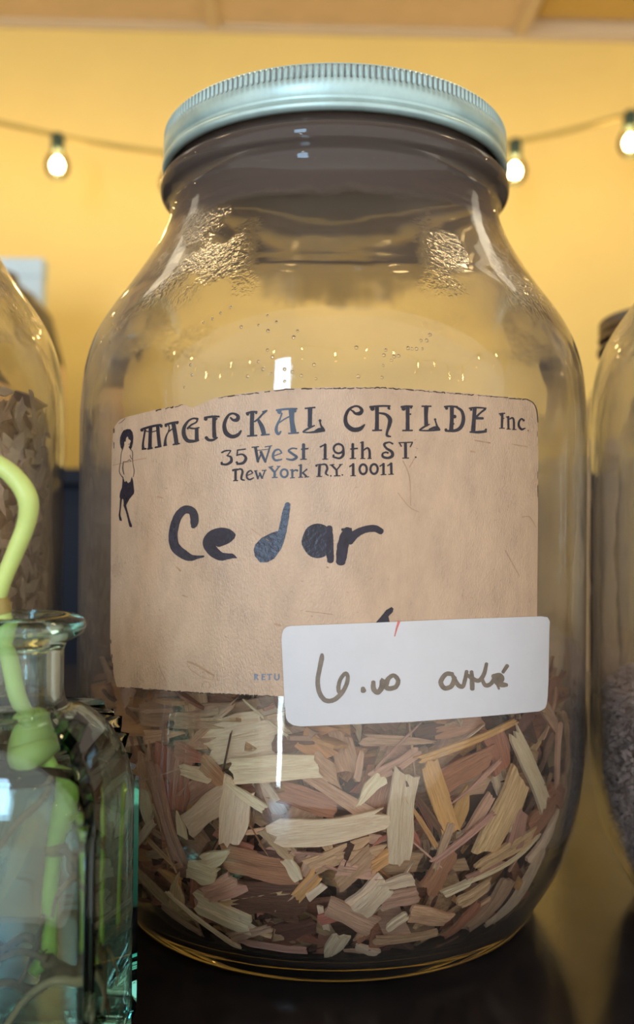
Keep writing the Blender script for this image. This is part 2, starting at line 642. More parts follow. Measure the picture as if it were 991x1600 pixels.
def make_jar(loc, label, group=None, rz=0.0):
    global jar_me, lid_me, liner_me
    j = empty('glass_jar', loc, label, 'jar', group)
    j.rotation_euler.z = rz
    if jar_me is None:
        b = recalc(mesh('glass_body', jar_vs, jar_fs, M_jar, j))
        jar_me = b.data
        l = recalc(mesh('lid', *lid_mesh(), M_lid, j))
        grime_grooves(l)
        lid_me = l.data
        l.location.z = LID_Z
        d = recalc(mesh('lid_liner', *lathe([(0, 0.0104), (0.0515, 0.0104), (0.0523, 0.0098), (0.0523, 0.0090), (0.0515, 0.0100), (0, 0.0100)], 96), M_liner, l))
        liner_me = d.data
    else:
        link('glass_body', jar_me, None, j)
        l = link('lid', lid_me, None, j)
        l.location.z = LID_Z
        link('lid_liner', liner_me, None, l)
    return j


JC = Vector((0.0047, 0.299, TABLE))
LC = Vector((-0.1560, 0.2720, TABLE))
RC = Vector((0.1640, 0.2790, TABLE))
jar = make_jar(JC, 'big clear glass jar with the brown paper label, of cedar chips')
jar_l = make_jar(LC, 'clear glass jar of pale brown flakes behind the green stem')
jar_r = make_jar(RC, 'clear glass jar holding fine purple-grey buds')
far = make_jar((0.222, 0.545, TABLE), 'out-of-focus jar with a dark lid standing behind the other jars', None, 0.4)
for c in far.children:
    if c.name.startswith('lid'):
        c.material_slots[0].link = 'OBJECT'
        c.material_slots[0].material = M_dark_lid
        c['label'] = 'dark brown lid'
jar_body = jar.children[0]

# ------------------------------------------------------------------ paper label, sticker and writing
RJ = 0.0790
R_LABEL, R_PRINT, R_STICK, R_WRITE = RJ + 0.0003, RJ + 0.00036, RJ + 0.0007, RJ + 0.00076


def loc_pt(px, py, r):
    return on_cylinder(px, py, JC, r) - JC


def patch(name, outline, r, r_back, mat, parent, cols=150, rows=30):
    """A sheet wrapped round the jar, from an outline of (px, py)."""
    xs = [p[0] for p in outline]
    x0, x1 = min(xs) + 0.01, max(xs) - 0.01

    def span(x):
        ys = []
        for (ax, ay), (bx, by) in zip(outline, outline[1:] + outline[:1]):
            if (ax <= x < bx) or (bx <= x < ax):
                ys.append(ay + (by - ay) * (x - ax) / (bx - ax))
        return min(ys), max(ys)
    V, Fc = [], []
    px = [x0 + (x1 - x0) * (0.5 - 0.5 * math.cos(PI * (0.04 + 0.92 * k / cols)) - 0.5 * (1 - math.cos(PI * 0.04))) / (math.cos(PI * 0.04)) for k in range(cols + 1)]
    px = [min(max(x, x0), x1) for x in px]
    for rr in (r, r_back):
        for x in px:
            a, b = span(x)
            V += [loc_pt(x, a + (b - a) * k / rows, rr) for k in range(rows + 1)]
    m = rows + 1
    off = (cols + 1) * m
    for i in range(cols):
        for k in range(rows):
            q = (i * m + k, i * m + k + 1, (i + 1) * m + k + 1, (i + 1) * m + k)
            Fc.append(q)
            Fc.append(tuple(off + v for v in reversed(q)))
    ring = [i * m for i in range(cols + 1)] + [cols * m + k for k in range(1, m)] + [i * m + rows for i in range(cols - 1, -1, -1)] + [k for k in range(rows - 1, 0, -1)]
    for a, b in zip(ring, ring[1:] + ring[:1]):
        Fc.append((a, b, off + b, off + a))
    return recalc(mesh(name, V, Fc, mat, parent, False))


class Ink:
    """Collects flat strokes and filled shapes printed on the sheet."""
    def __init__(self, x0, y0, s, r):
        self.V, self.F, self.r, self.n = [], [], r, 0
        self.frame(x0, y0, s)

    def frame(self, x0, y0, s):
        self.x0, self.y0, self.s = x0, y0, s

    def pt(self, x, y):
        # each stroke lies a hair above the one before
        return loc_pt(self.x0 + x / self.s, self.y0 + y / self.s, self.r + 1.2e-7 * self.n)

    def stroke(self, *pts, w=None, sub=6, rag=0.0):
        self.n += 1
        P = [(p[0], p[1], p[2] if len(p) > 2 else w) for p in pts]
        if len(P) == 1:
            x, y, ww = P[0]
            return self.fill([(x + ww / 2 * math.cos(2 * PI * k / 16), y + ww / 2 * math.sin(2 * PI * k / 16)) for k in range(16)])
        S = spline(P, sub)
        b = len(self.V)
        n = len(S)
        dirs = []
        for i in range(n):
            a, c = S[max(0, i - 1)], S[min(n - 1, i + 1)]
            dx, dy = c[0] - a[0], c[1] - a[1]
            l = math.hypot(dx, dy) or 1
            dirs.append((dx / l, dy / l))
        L, R = [], []
        for (x, y, ww), (dx, dy) in zip(S, dirs):
            h = max(ww, 0.5) / 2
            r1, r2 = (1 + rag * rnd.uniform(-1, 1)), (1 + rag * rnd.uniform(-1, 1))
            L.append((x - dy * h * r1, y + dx * h * r1))
            R.append((x + dy * h * r2, y - dx * h * r2))
        for a, c in zip(L, R):
            self.V += [self.pt(*a), self.pt(*c)]
        for i in range(n - 1):
            self.F.append((b + 2 * i, b + 2 * i + 1, b + 2 * i + 3, b + 2 * i + 2))
        for e in (0, n - 1):           # round ends
            x, y, ww = S[e]
            dx, dy = dirs[e]
            sg = -1 if e == 0 else 1
            h = max(ww, 0.5) / 2
            k0 = len(self.V)
            self.V.append(self.pt(x, y))
            for k in range(9):
                th = -PI / 2 + PI * k / 8
                c_, s_ = math.cos(th) * 0.75, math.sin(th)
                self.V.append(self.pt(x + sg * dx * h * c_ - dy * h * s_, y + sg * dy * h * c_ + dx * h * s_))
            self.F += [(k0, k0 + 1 + k, k0 + 2 + k) for k in range(8)]

    def ring(self, cx, cy, rx, ry, w):
        self.stroke(*[(cx + rx * math.cos(2 * PI * k / 14), cy + ry * math.sin(2 * PI * k / 14)) for k in range(15)], w=w, sub=3)

    def fill(self, poly):
        self.n += 1
        from mathutils.geometry import tessellate_polygon
        b = len(self.V)
        self.V += [self.pt(*p) for p in poly]
        for t in tessellate_polygon([[Vector((p[0], p[1], 0)) for p in poly]]):
            self.F.append(tuple(b + i for i in t))

    def build(self, name, mat, parent):
        o = mesh(name, self.V, self.F, mat, parent, False)
        bm = bmesh.new()
        bm.from_mesh(o.data)
        for f in bm.faces:
            c = f.calc_center_median()
            if f.normal.x * c.x + f.normal.y * c.y < 0:
                f.normal_flip()
        bm.to_mesh(o.data)
        bm.free()
        return o


LABEL_LINE = [(172, 1000), (173.5, 860), (174, 720), (175.5, 690), (178, 668), (187, 656), (200, 651), (240, 641), (288, 631.5), (294, 635), (300, 637),
              (318, 630), (334, 622), (400, 612), (450, 607.5), (505, 605), (560, 604.8), (600, 605.5), (650, 608), (700, 612), (770, 618), (824, 624), (834, 630),
              (839, 640), (841, 660), (839.5, 680), (841.5, 700), (840.5, 860), (839, 1000), (838, 1070), (830, 1078), (640, 1090), (440, 1088), (380, 1086), (320, 1083),
              (250, 1079), (182, 1073), (177, 1052), (176, 1036), (172.5, 1020)]
paper = patch('paper_label', LABEL_LINE, R_LABEL, RJ + 0.00002, M_paper, jar)
paper['label'] = 'aged brown paper label with rounded corners'

# dark flaking edge of the paper
ed = Ink(0, 0, 1, R_PRINT)
er = random.Random(5)
for a, b, dens in [((200, 651), (288, 632), .55), ((334, 622), (450, 608), .8), ((450, 607.6), (600, 605.6), .75), ((600, 605.6), (824, 624), .95), ((178, 700), (178, 668), .5),
                   ((182, 1073), (320, 1083), .8), ((320, 1083), (440, 1088), .9), ((173, 1000), (177, 1052), .35), ((840, 660), (841, 800), .2), ((178, 668), (200, 651), .5)]:
    n = int(math.dist(a, b) / 7)
    for k in range(n):
        if er.random() < dens:
            t0, t1 = k / n, min(1.0, (k + er.uniform(0.6, 1.5)) / n)
            w0 = er.uniform(0.8, 2.6)
            p = [(a[0] + (b[0] - a[0]) * t, a[1] + (b[1] - a[1]) * t + (er.uniform(-0.6, 1.0)), w0 * er.uniform(0.4, 1)) for t in (t0, (t0 + t1) / 2, t1)]
            ed.stroke(*p, sub=2)
ed.stroke((824, 624, 1.6), (834, 630, 1.4), (839, 641, 1.6), (841, 660, 1.4))
tag(ed.build('flaked_edge', M_edge, paper), kind='stuff')

cr = Ink(0, 0, 1, R_PRINT)
cr.frame(280, 1020, 5.829)           # a torn nick near the bottom edge
cr.stroke((75, 80, 14), (110, 92, 18), (150, 108, 20), (200, 135, 22), (250, 168, 18), (315, 205, 16), rag=0.3)
cr.stroke((72, 95, 5), (90, 140, 5), (140, 180, 5), (210, 220, 5), (300, 245, 6), (312, 210, 6))
cr.stroke((225, 262, 6), (265, 268, 6), (285, 300, 6), (270, 325, 5))
cr.stroke((215, 280, 7), (205, 310, 5))
cr.frame(0, 0, 1)
for s in [[(176, 727, 1.2), (190, 724, 1.0), (212, 719, 1.4), (228, 716, 1.8)], [(630, 720, 1), (640, 745, 1.2), (642, 790, .8)], [(640, 730, 1.4), (648, 716, 1.0)],
          [(742, 688, 1.6), (766, 692, 1.8)], [(800, 694, 1), (824, 698, 1.4)], [(622, 770, .8), (640, 792, 1.0), (655, 800, .8)], [(816, 808, 1.6), (828, 808, 1.2), (838, 824, 1)],
          [(392, 826, 0.8), (420, 845, 0.8)], [(430, 975, 3), (438, 977, 2.4)], [(246, 776, 3), (254, 778, 1.6)], [(736, 705, 2.6), (742, 706, 2)], [(478, 955, 1), (520, 960, .8)],
          [(276, 886, 2.5), (282, 892, 3)], [(285, 930, 1.4), (293, 933, 1.4)], [(511, 886, 2.2), (513, 887, 2)], [(250, 1045, 1), (260, 1066, 1)], [(790, 860, 1), (812, 900, .8)]]:
    cr.stroke(*s)
for k in range(70):
    x, y = er.uniform(190, 825), er.uniform(660, 1060)
    cr.stroke((x, y, er.uniform(0.5, 1.3)), (x + er.uniform(-4, 4), y + er.uniform(-2, 2), er.uniform(.4, 1.0)), sub=2)
tag(cr.build('crease', M_crease, paper), kind='stuff')

# printed heading
P = Ink(210, 630, 4.955, R_PRINT + 0.00002)
S = P.stroke
# M
S((58, 207, 26)); S((62, 200, 16), (110, 186, 18), (160, 174, 18), (205, 168, 18)); S((206, 180, 22), (212, 172, 16))
S((84, 205, 14), (74, 260, 13), (66, 320, 16), (68, 345, 22)); S((125, 185, 28), (122, 260, 26), (120, 345, 30)); S((180, 178, 26), (186, 255, 26), (195, 332, 28))
S((62, 354, 16), (90, 352, 12)); S((104, 354, 14), (138, 347, 12)); S((162, 342, 14), (206, 334, 12)); S((76, 212, 8), (130, 222, 8), (190, 208, 8))
# A
S((244, 174, 22)); S((240, 166, 16), (290, 153, 17), (338, 145, 16)); S((330, 152, 22)); S((302, 160, 32), (316, 240, 32), (326, 312, 32)); S((300, 320, 12), (348, 312, 12))
S((300, 195, 9), (262, 225, 10), (242, 270, 14), (238, 318, 24)); S((262, 166, 10), (270, 190, 9), (262, 225, 9)); S((228, 328, 12), (250, 324, 10))
# G
S((490, 122, 18), (455, 118, 13), (415, 140, 16), (385, 190, 26), (384, 245, 32), (410, 288, 30), (455, 294, 22), (496, 286, 16)); S((482, 200, 28), (483, 280, 30))
S((430, 192, 14), (465, 196, 12), (502, 188, 10)); S((488, 126, 14), (478, 148, 12), (440, 168, 13), (412, 196, 16))
# I
S((552, 122, 28)); S((545, 112, 16), (600, 104, 18), (655, 103, 14)); S((618, 108, 30), (616, 190, 28), (620, 260, 32)); S((556, 266, 26), (575, 284, 22), (610, 284, 18), (642, 266, 12))
S((640, 118, 10), (620, 136, 10))
# C
S((745, 112, 14), (765, 130, 20), (795, 128, 30), (802, 100, 26), (770, 80, 16), (735, 88, 18), (706, 130, 24), (696, 180, 30), (712, 232, 36), (755, 258, 30), (800, 246, 26), (826, 214, 14))
P.frame(370, 620, 4.955)
# K
S((84, 134, 24)); S((76, 128, 16), (115, 118, 18), (156, 116, 14)); S((150, 126, 16)); S((120, 128, 32), (117, 215, 30), (118, 292, 34)); S((84, 304, 12), (156, 299, 12))
S((226, 110, 18), (200, 134, 15), (165, 172, 14), (138, 192, 12)); S((200, 116, 10), (234, 106, 10)); S((166, 178, 20), (194, 230, 34), (210, 284, 34)); S((190, 296, 12), (252, 291, 12))
# A
S((330, 116, 34)); S((308, 104, 14), (380, 95, 16), (466, 92, 12)); S((450, 108, 26)); S((424, 105, 44), (428, 190, 36), (440, 270, 44)); S((402, 284, 12), (478, 278, 12))
S((350, 128, 12), (335, 170, 12), (312, 220, 18), (306, 262, 24), (322, 288, 20), (342, 268, 12)); S((322, 205, 10), (370, 172, 10), (404, 154, 10))
# L
S((530, 90, 12), (606, 82, 12)); S((568, 92, 36), (567, 160, 32), (566, 225, 34)); S((602, 222, 10), (545, 250, 16), (514, 270, 12)); S((514, 274, 10), (560, 276, 12), (620, 270, 18), (680, 262, 14))
S((600, 268, 10), (640, 250, 20), (676, 254, 18)); S((645, 184, 22)); S((646, 195, 12), (652, 220, 14), (668, 248, 22))
P.frame(530, 620, 5.829)
# C
S((108, 120, 12), (128, 132, 18), (150, 152, 24), (190, 150, 36), (208, 122, 30), (180, 90, 20), (135, 88, 18), (85, 122, 26), (58, 190, 32), (70, 256, 40), (125, 298, 42), (190, 292, 38), (232, 254, 14))
# H
S((304, 108, 40)); S((282, 92, 18), (370, 84, 18), (464, 84, 16)); S((452, 100, 26), (460, 112, 16)); S((345, 96, 36), (346, 200, 34), (344, 296, 38)); S((306, 306, 14), (388, 304, 14))
S((368, 148, 16), (425, 160, 24), (464, 205, 38), (456, 265, 32), (438, 320, 22), (438, 352, 24), (470, 362, 12))
# I
S((588, 108, 38)); S((566, 92, 16), (610, 86, 18), (668, 86, 14)); S((656, 98, 20)); S((625, 96, 36), (625, 200, 34), (625, 296, 36)); S((580, 307, 14), (668, 306, 14)); S((650, 158, 16))
# L
S((756, 86, 14), (838, 86, 14)); S((795, 92, 40), (792, 180, 34), (795, 258, 36)); S((824, 250, 10), (768, 278, 18), (734, 302, 14)); S((734, 306, 12), (800, 308, 14), (860, 304, 18), (916, 298, 20))
S((820, 296, 10), (870, 280, 24), (908, 288, 24)); S((876, 206, 22)); S((878, 220, 14), (886, 245, 14), (896, 278, 24))
P.frame(670, 620, 5.829)
# D
S((164, 104, 28)); S((146, 90, 16), (200, 86, 16), (262, 92, 18)); S((212, 96, 36), (212, 200, 34), (206, 296, 38)); S((255, 94, 18), (302, 130, 26), (318, 200, 32), (298, 270, 34), (248, 306, 28), (155, 310, 16))
S((236, 180, 34)); S((224, 246, 22)); S((158, 300, 26))
# E
S((372, 104, 14), (440, 98, 16), (524, 104, 12)); S((420, 108, 36), (414, 200, 34), (406, 306, 40)); S((378, 320, 14), (450, 322, 24), (522, 314, 24)); S((522, 298, 20)); S((430, 194, 24), (494, 196, 22))
S((516, 112, 20), (470, 148, 16), (440, 178, 20)); S((388, 118, 20))
# Inc.
S((644, 154, 12), (694, 150, 12)); S((672, 152, 22), (668, 280, 20)); S((646, 286, 8), (692, 286, 8)); S((656, 166, 14)); S((686, 196, 10))
S((726, 182, 20), (728, 288, 18)); S((708, 184, 10), (730, 182, 10)); S((735, 204, 12), (762, 192, 16), (776, 214, 18), (778, 292, 18)); S((712, 294, 8), (746, 294, 8)); S((764, 298, 8), (798, 298, 8))
S((868, 216, 20), (846, 200, 14), (824, 228, 18), (824, 268, 20), (848, 296, 20), (880, 286, 10)); S((908, 308, 10))
# address
P.frame(330, 680, 5.829)
S((96, 158, 14), (130, 142, 14), (178, 138, 10)); S((178, 142, 10), (150, 182, 10)); S((140, 186, 8), (178, 198, 20), (182, 238, 26), (140, 266, 20), (92, 262, 18)); S((96, 252, 22))
S((238, 136, 12), (312, 126, 12)); S((240, 140, 12), (234, 186, 12)); S((234, 182, 12), (285, 174, 16), (316, 208, 26), (292, 252, 24), (236, 262, 18)); S((234, 248, 22))
S((372, 110, 10), (432, 104, 10)); S((404, 114, 26), (426, 240, 24)); S((426, 240, 12), (462, 150, 14)); S((452, 152, 24), (494, 242, 22)); S((494, 242, 12), (536, 104, 16)); S((490, 106, 8), (552, 96, 8)); S((410, 140, 6), (530, 126, 6))
S((570, 188, 10), (640, 164, 10)); S((642, 160, 14), (618, 130, 14), (580, 142, 18), (562, 190, 20), (585, 228, 20), (642, 220, 14))
S((780, 122, 12), (735, 120, 14), (706, 142, 18), (745, 172, 22), (778, 200, 24), (740, 224, 20), (688, 216, 14))
S((842, 84, 28), (842, 214, 28)); S((824, 128, 14), (882, 122, 14)); S((814, 220, 10), (868, 218, 10))
S((200, 320, 20)); S((205, 312, 10), (240, 308, 10)); S((222, 318, 22), (222, 406, 22)); S((228, 318, 12), (268, 308, 16), (286, 332, 20), (274, 396, 18), (304, 410, 10)); S((204, 414, 10), (242, 412, 10))
S((330, 366, 8), (378, 346, 8)); S((378, 344, 12), (358, 322, 12), (328, 346, 16), (325, 384, 16), (350, 404, 16), (386, 388, 10))
S((404, 326, 18), (426, 396, 16)); S((426, 396, 8), (446, 345, 10)); S((442, 345, 18), (464, 392, 16)); S((464, 392, 8), (490, 322, 12)); S((394, 326, 8), (418, 322, 8)); S((464, 322, 8), (502, 318, 8))
S((538, 292, 20), (578, 338, 20)); S((618, 286, 12), (580, 336, 12)); S((578, 335, 20), (578, 382, 20)); S((558, 386, 10), (602, 384, 10)); S((526, 292, 10), (562, 284, 10)); S((600, 284, 8), (630, 282, 8))
P.ring(666, 346, 32, 36, 18)
S((738, 316, 20), (740, 384, 18)); S((720, 390, 8), (760, 386, 8)); S((744, 332, 10), (766, 318, 14), (786, 322, 18)); S((720, 318, 8), (746, 314, 8))
S((818, 270, 20), (815, 380, 20)); S((796, 384, 8), (836, 382, 8)); S((872, 310, 14), (830, 346, 10)); S((836, 342, 16), (868, 376, 18)); S((852, 382, 8), (890, 378, 8)); S((798, 276, 10), (824, 270, 10))
P.frame(490, 680, 5.829)
S((106, 84, 24), (106, 214, 26)); S((62, 106, 14), (104, 84, 12)); S((82, 219, 9), (130, 217, 9))
P.ring(228, 122, 44, 42, 18); S((272, 122, 20), (270, 180, 24), (236, 210, 18), (178, 196, 16)); S((182, 184, 20))
S((358, 80, 24), (358, 208, 24)); S((340, 126, 14), (400, 120, 14)); S((332, 213, 9), (384, 211, 9))
S((446, 64, 24), (446, 208, 24)); S((428, 68, 10), (456, 62, 10)); S((428, 213, 8), (470, 212, 8)); S((456, 138, 12), (490, 116, 16), (510, 142, 22), (512, 208, 22)); S((494, 213, 8), (530, 212, 8))
S((722, 78, 16), (690, 64, 13), (646, 80, 22), (662, 116, 20), (714, 152, 26), (718, 188, 28), (680, 207, 22), (634, 196, 22), (632, 166, 16), (664, 154, 16)); S((676, 160, 20))
S((778, 68, 10), (904, 64, 10)); S((784, 72, 12), (802, 102, 10)); S((900, 70, 12), (882, 106, 10)); S((838, 70, 26), (840, 204, 26)); S((812, 209, 9), (868, 208, 9)); S((932, 200, 16))
S((26, 278, 20)); S((22, 272, 10), (64, 264, 10)); S((56, 274, 24), (50, 368, 24)); S((62, 270, 12), (108, 266, 16), (126, 302, 20), (112, 346, 18), (134, 366, 10)); S((28, 376, 9), (76, 375, 9)); S((158, 370, 15))
S((166, 272, 18), (208, 316, 18)); S((250, 268, 12), (212, 316, 12)); S((210, 315, 20), (212, 364, 20)); S((188, 371, 9), (242, 369, 9)); S((150, 272, 9), (188, 266, 9)); S((234, 268, 8), (264, 265, 8)); S((263, 362, 14))
S((362, 262, 22), (362, 364, 24)); S((330, 286, 12), (360, 264, 12)); S((338, 370, 8), (384, 369, 8)); P.ring(453, 310, 33, 44, 20); P.ring(552, 308, 33, 44, 20)
S((638, 260, 22), (638, 354, 22)); S((606, 282, 12), (636, 262, 12)); S((614, 360, 8), (662, 358, 8)); S((708, 256, 22), (710, 350, 22)); S((676, 278, 12), (706, 258, 12)); S((684, 357, 8), (730, 355, 8))
o = P.build('printed_lettering', M_ink, paper)
o['label'] = 'black art nouveau heading and address'

# the printed emblem: a slim standing figure with bushy hair
E = Ink(165, 655, 8.8875, R_PRINT + 0.00002)
E.fill([(250, 155), (300, 136), (345, 140), (374, 178), (386, 250), (379, 330), (362, 398), (345, 422), (318, 388), (334, 366), (340, 330), (352, 300), (330, 282), (304, 238), (284, 262),
        (278, 312), (258, 312), (260, 358), (246, 402), (232, 432), (210, 392), (198, 330), (200, 260), (222, 198)])
E.stroke((318, 268, 8), (330, 280, 8)); E.stroke((330, 340, 7), (318, 352, 6))
E.stroke((232, 430, 7), (216, 480, 7), (206, 600, 7), (190, 710, 8), (205, 765, 9), (242, 812, 14)); E.stroke((247, 590, 8), (238, 680, 12), (254, 765, 10))
E.stroke((345, 420, 9), (372, 450, 8), (374, 540, 8), (382, 630, 7), (396, 720, 8), (384, 800, 7)); E.stroke((255, 592, 7), (300, 585, 7), (332, 562, 7), (346, 584, 6)); E.stroke((338, 500, 6), (348, 530, 7), (370, 556, 6))
E.fill([(238, 800), (266, 872), (290, 858), (312, 888), (342, 868), (364, 796), (380, 850), (397, 1000), (390, 1036), (330, 1110), (292, 1180), (276, 1232), (252, 1192), (248, 1122), (232, 1100),
        (216, 1142), (194, 1080), (200, 1020), (226, 950)])
E.stroke((212, 1120, 24), (202, 1250, 18), (194, 1330, 24), (206, 1385, 30)); E.stroke((200, 1395, 22), (220, 1404, 18))
E.stroke((264, 1190, 36), (296, 1290, 26), (324, 1400, 30), (346, 1474, 38)); E.stroke((346, 1480, 36), (356, 1490, 26))
E.build('printed_emblem', M_ink, paper)['label'] = 'small black printed figure with bushy hair'

# marker word
K = Ink(250, 770, 4.955, R_PRINT + 0.00004)
S = K.stroke
S((256, 262, 34), (264, 240, 58), (266, 190, 64), (248, 142, 62), (195, 130, 62), (146, 172, 64), (114, 250, 66), (101, 345, 70), (122, 425, 76), (185, 478, 72), (238, 502, 52), (290, 498, 26), (338, 492, 14), rag=0.03)
S((566, 332, 46), (530, 308, 56), (470, 302, 66), (402, 330, 74), (374, 386, 86), (405, 446, 84), (466, 490, 68), (520, 492, 48), (560, 490, 36), (592, 504, 8), rag=0.03)
S((450, 370, 100), (520, 350, 84), (560, 336, 50))
S((990, 88, 40), (976, 150, 56), (962, 230, 60), (945, 310, 62), (920, 390, 66), rag=0.04)
K.fill([(860, 312), (905, 296), (960, 300), (968, 350), (940, 430), (885, 510), (830, 538), (775, 538), (735, 490), (726, 440), (738, 400), (785, 350)])
K.frame(430, 770, 4.955)
K.fill([(330 + 122 * math.cos(2 * PI * k / 28) * (1 + 0.03 * math.sin(5 * k)), 372 + 134 * math.sin(2 * PI * k / 28)) for k in range(28)])
S((420, 270, 46), (424, 400, 56), (428, 525, 52), rag=0.08)
S((566, 292, 66), (545, 340, 84), (524, 420, 88), (508, 535, 74), rag=0.06); S((520, 285, 20), (590, 278, 12)); S((575, 372, 66), (620, 322, 62), (690, 286, 54), (770, 276, 54), (822, 300, 46), rag=0.03)
K.frame(430, 940, 4.505)
K.fill([(700, 160), (716, 140), (752, 98), (782, 60), (820, 38), (834, 50), (828, 74), (798, 104), (806, 140), (800, 160)])
K.build('marker_writing', M_marker, paper)['label'] = 'handwritten word in thick black marker'
T = Ink(280, 1020, 5.829, R_PRINT + 0.00002)
S = T.stroke
S((690, 195), (690, 245), w=13); S((690, 196), (716, 204), (692, 220), w=11, sub=5); S((700, 222), (720, 246), w=12)
S((757, 195), (757, 245), w=13); S((757, 197), (785, 197), w=9); S((757, 219), (780, 219), w=9); S((757, 243), (786, 243), w=9)
S((802, 197), (842, 197), w=10); S((822, 197), (822, 246), w=13)
S((872, 195), (872, 232), (890, 246), (908, 232), (908, 195), w=13)
T.build('stamped_lettering', M_ink2, paper)

STICK_LINE = [(440, 1000), (440.5, 992), (443, 984), (448, 979.5), (455, 978), (560, 974), (700, 968), (846, 963), (856, 964.5), (859.5, 971), (858, 1000), (857, 1030), (857.5, 1060), (855.5, 1098), (852, 1107),
              (843, 1111.5), (760, 1119), (640, 1128), (470, 1135), (458, 1133), (450, 1128), (446, 1119)]
sticker = patch('price_sticker', STICK_LINE, R_STICK, RJ + 0.00032, M_sticker, jar, 90, 14)
sticker['label'] = 'white sticker with a handwritten weight'
H = Ink(430, 940, 4.505, R_WRITE)
S = H.stroke
S((330, 372, 22), (328, 400, 34), (312, 480, 32), (300, 560, 32), (312, 640, 33), (352, 694, 33), (410, 694, 33), (462, 652, 32), (500, 590, 30), (512, 530, 28), (494, 506, 28), (458, 552, 28), (446, 618, 30), (466, 656, 28), rag=0.05)
S((618, 610, 30), (622, 628, 40))
S((692, 566, 30), (694, 615, 36), (722, 640, 34), (752, 602, 40), (756, 556, 40), (770, 592, 50), (800, 540, 32), (836, 520, 30), (866, 555, 32), (850, 600, 32), (800, 612, 34), (772, 592, 40), rag=0.05)
H.frame(650, 950, 4.505)
S((258, 466, 30), (212, 466, 32), (176, 520, 34), (202, 564, 34), (252, 548, 34), (272, 490, 32), rag=0.04)
S((262, 480, 28), (296, 540, 32), (330, 552, 30), (348, 500, 28), (358, 446, 26), rag=0.04); S((392, 448, 26), (396, 500, 32), (398, 570, 32), rag=0.04); S((360, 470, 24), (390, 490, 30), (440, 512, 30), (478, 470, 30), (498, 392, 24), rag=0.04)
S((468, 505, 24), (490, 544, 30), (530, 532, 30), (560, 478, 28), rag=0.04); S((545, 482, 34), (590, 476, 38), (604, 504, 40), (566, 516, 40), (604, 538, 40), (640, 542, 26), rag=0.04)
S((586, 570, 14), (572, 525, 26)); S((614, 452, 24), (644, 406, 28))
H.build('sticker_handwriting', M_brown_ink, sticker)
Q = Ink(430, 940, 4.505, R_WRITE)
Q.stroke((872, 142, 18), (856, 190, 12), (842, 244, 6))
Q.build('red_pen_mark', M_red_ink, sticker)

# ------------------------------------------------------------------ seeds and blisters in the jar's glass
br = random.Random(3)
V, Fc = [], []


def bead(px, py, r):
    z = loc_pt(px, py, RJ).z
    rad = RJ
    for (r0, z0), (r1, z1) in zip(JAR_OUT, JAR_OUT[1:]):
        if z0 <= z <= z1 and z > 0.06:
            rad = r0 + (r1 - r0) * (z - z0) / (z1 - z0)
    c = loc_pt(px, py, rad)
    nrm = Vector((c.x, c.y, 0)).normalized()
    vs, fs = lathe([(0, 0.35)] + [(math.sin(a), 0.35 * math.cos(a)) for a in (0.4, 0.8, 1.2, 1.57)] , 10)
    q = nrm.to_track_quat('Z', 'Y')
    add(V, Fc, [c + q @ (Vector(v) * r) for v in vs], fs)


for x, y in [(318, 504), (332, 498), (345, 489), (360, 480), (377, 511), (404, 508), (418, 493), (419, 517), (432, 503), (465, 517), (459, 527), (418, 547), (426, 558), (404, 565), (411, 577), (424, 584), (387, 588),
             (445, 577), (471, 587), (457, 581), (445, 596), (494, 592), (491, 570), (298, 570), (300, 586), (288, 605), (557, 543), (603, 547), (600, 555), (616, 557), (623, 556), (638, 544), (644, 545), (651, 545),
             (658, 532), (667, 532), (672, 523), (660, 545), (599, 571), (612, 563), (560, 588), (597, 590), (176, 507), (182, 515), (187, 513), (160, 528), (158, 535), (172, 533)]:
    bead(x, y, br.uniform(0.0003, 0.0005))
tag(mesh('glass_seed', V, Fc, M_bead, jar), kind='stuff')

# ------------------------------------------------------------------ cedar chips
FLOOR_IN = 0.0053


def keep_inside(p, margin=0.0006, hi=0.5):
    """Pushes a point (jar coordinates) inside the jar's inner wall."""
    z = max(p.z, FLOOR_IN + margin)
    rm = inner_r(z) - margin
    r = math.hypot(p.x, p.y)
    if r > rm:
        p = Vector((p.x * rm / r, p.y * rm / r, z))
    return Vector((p.x, p.y, z))


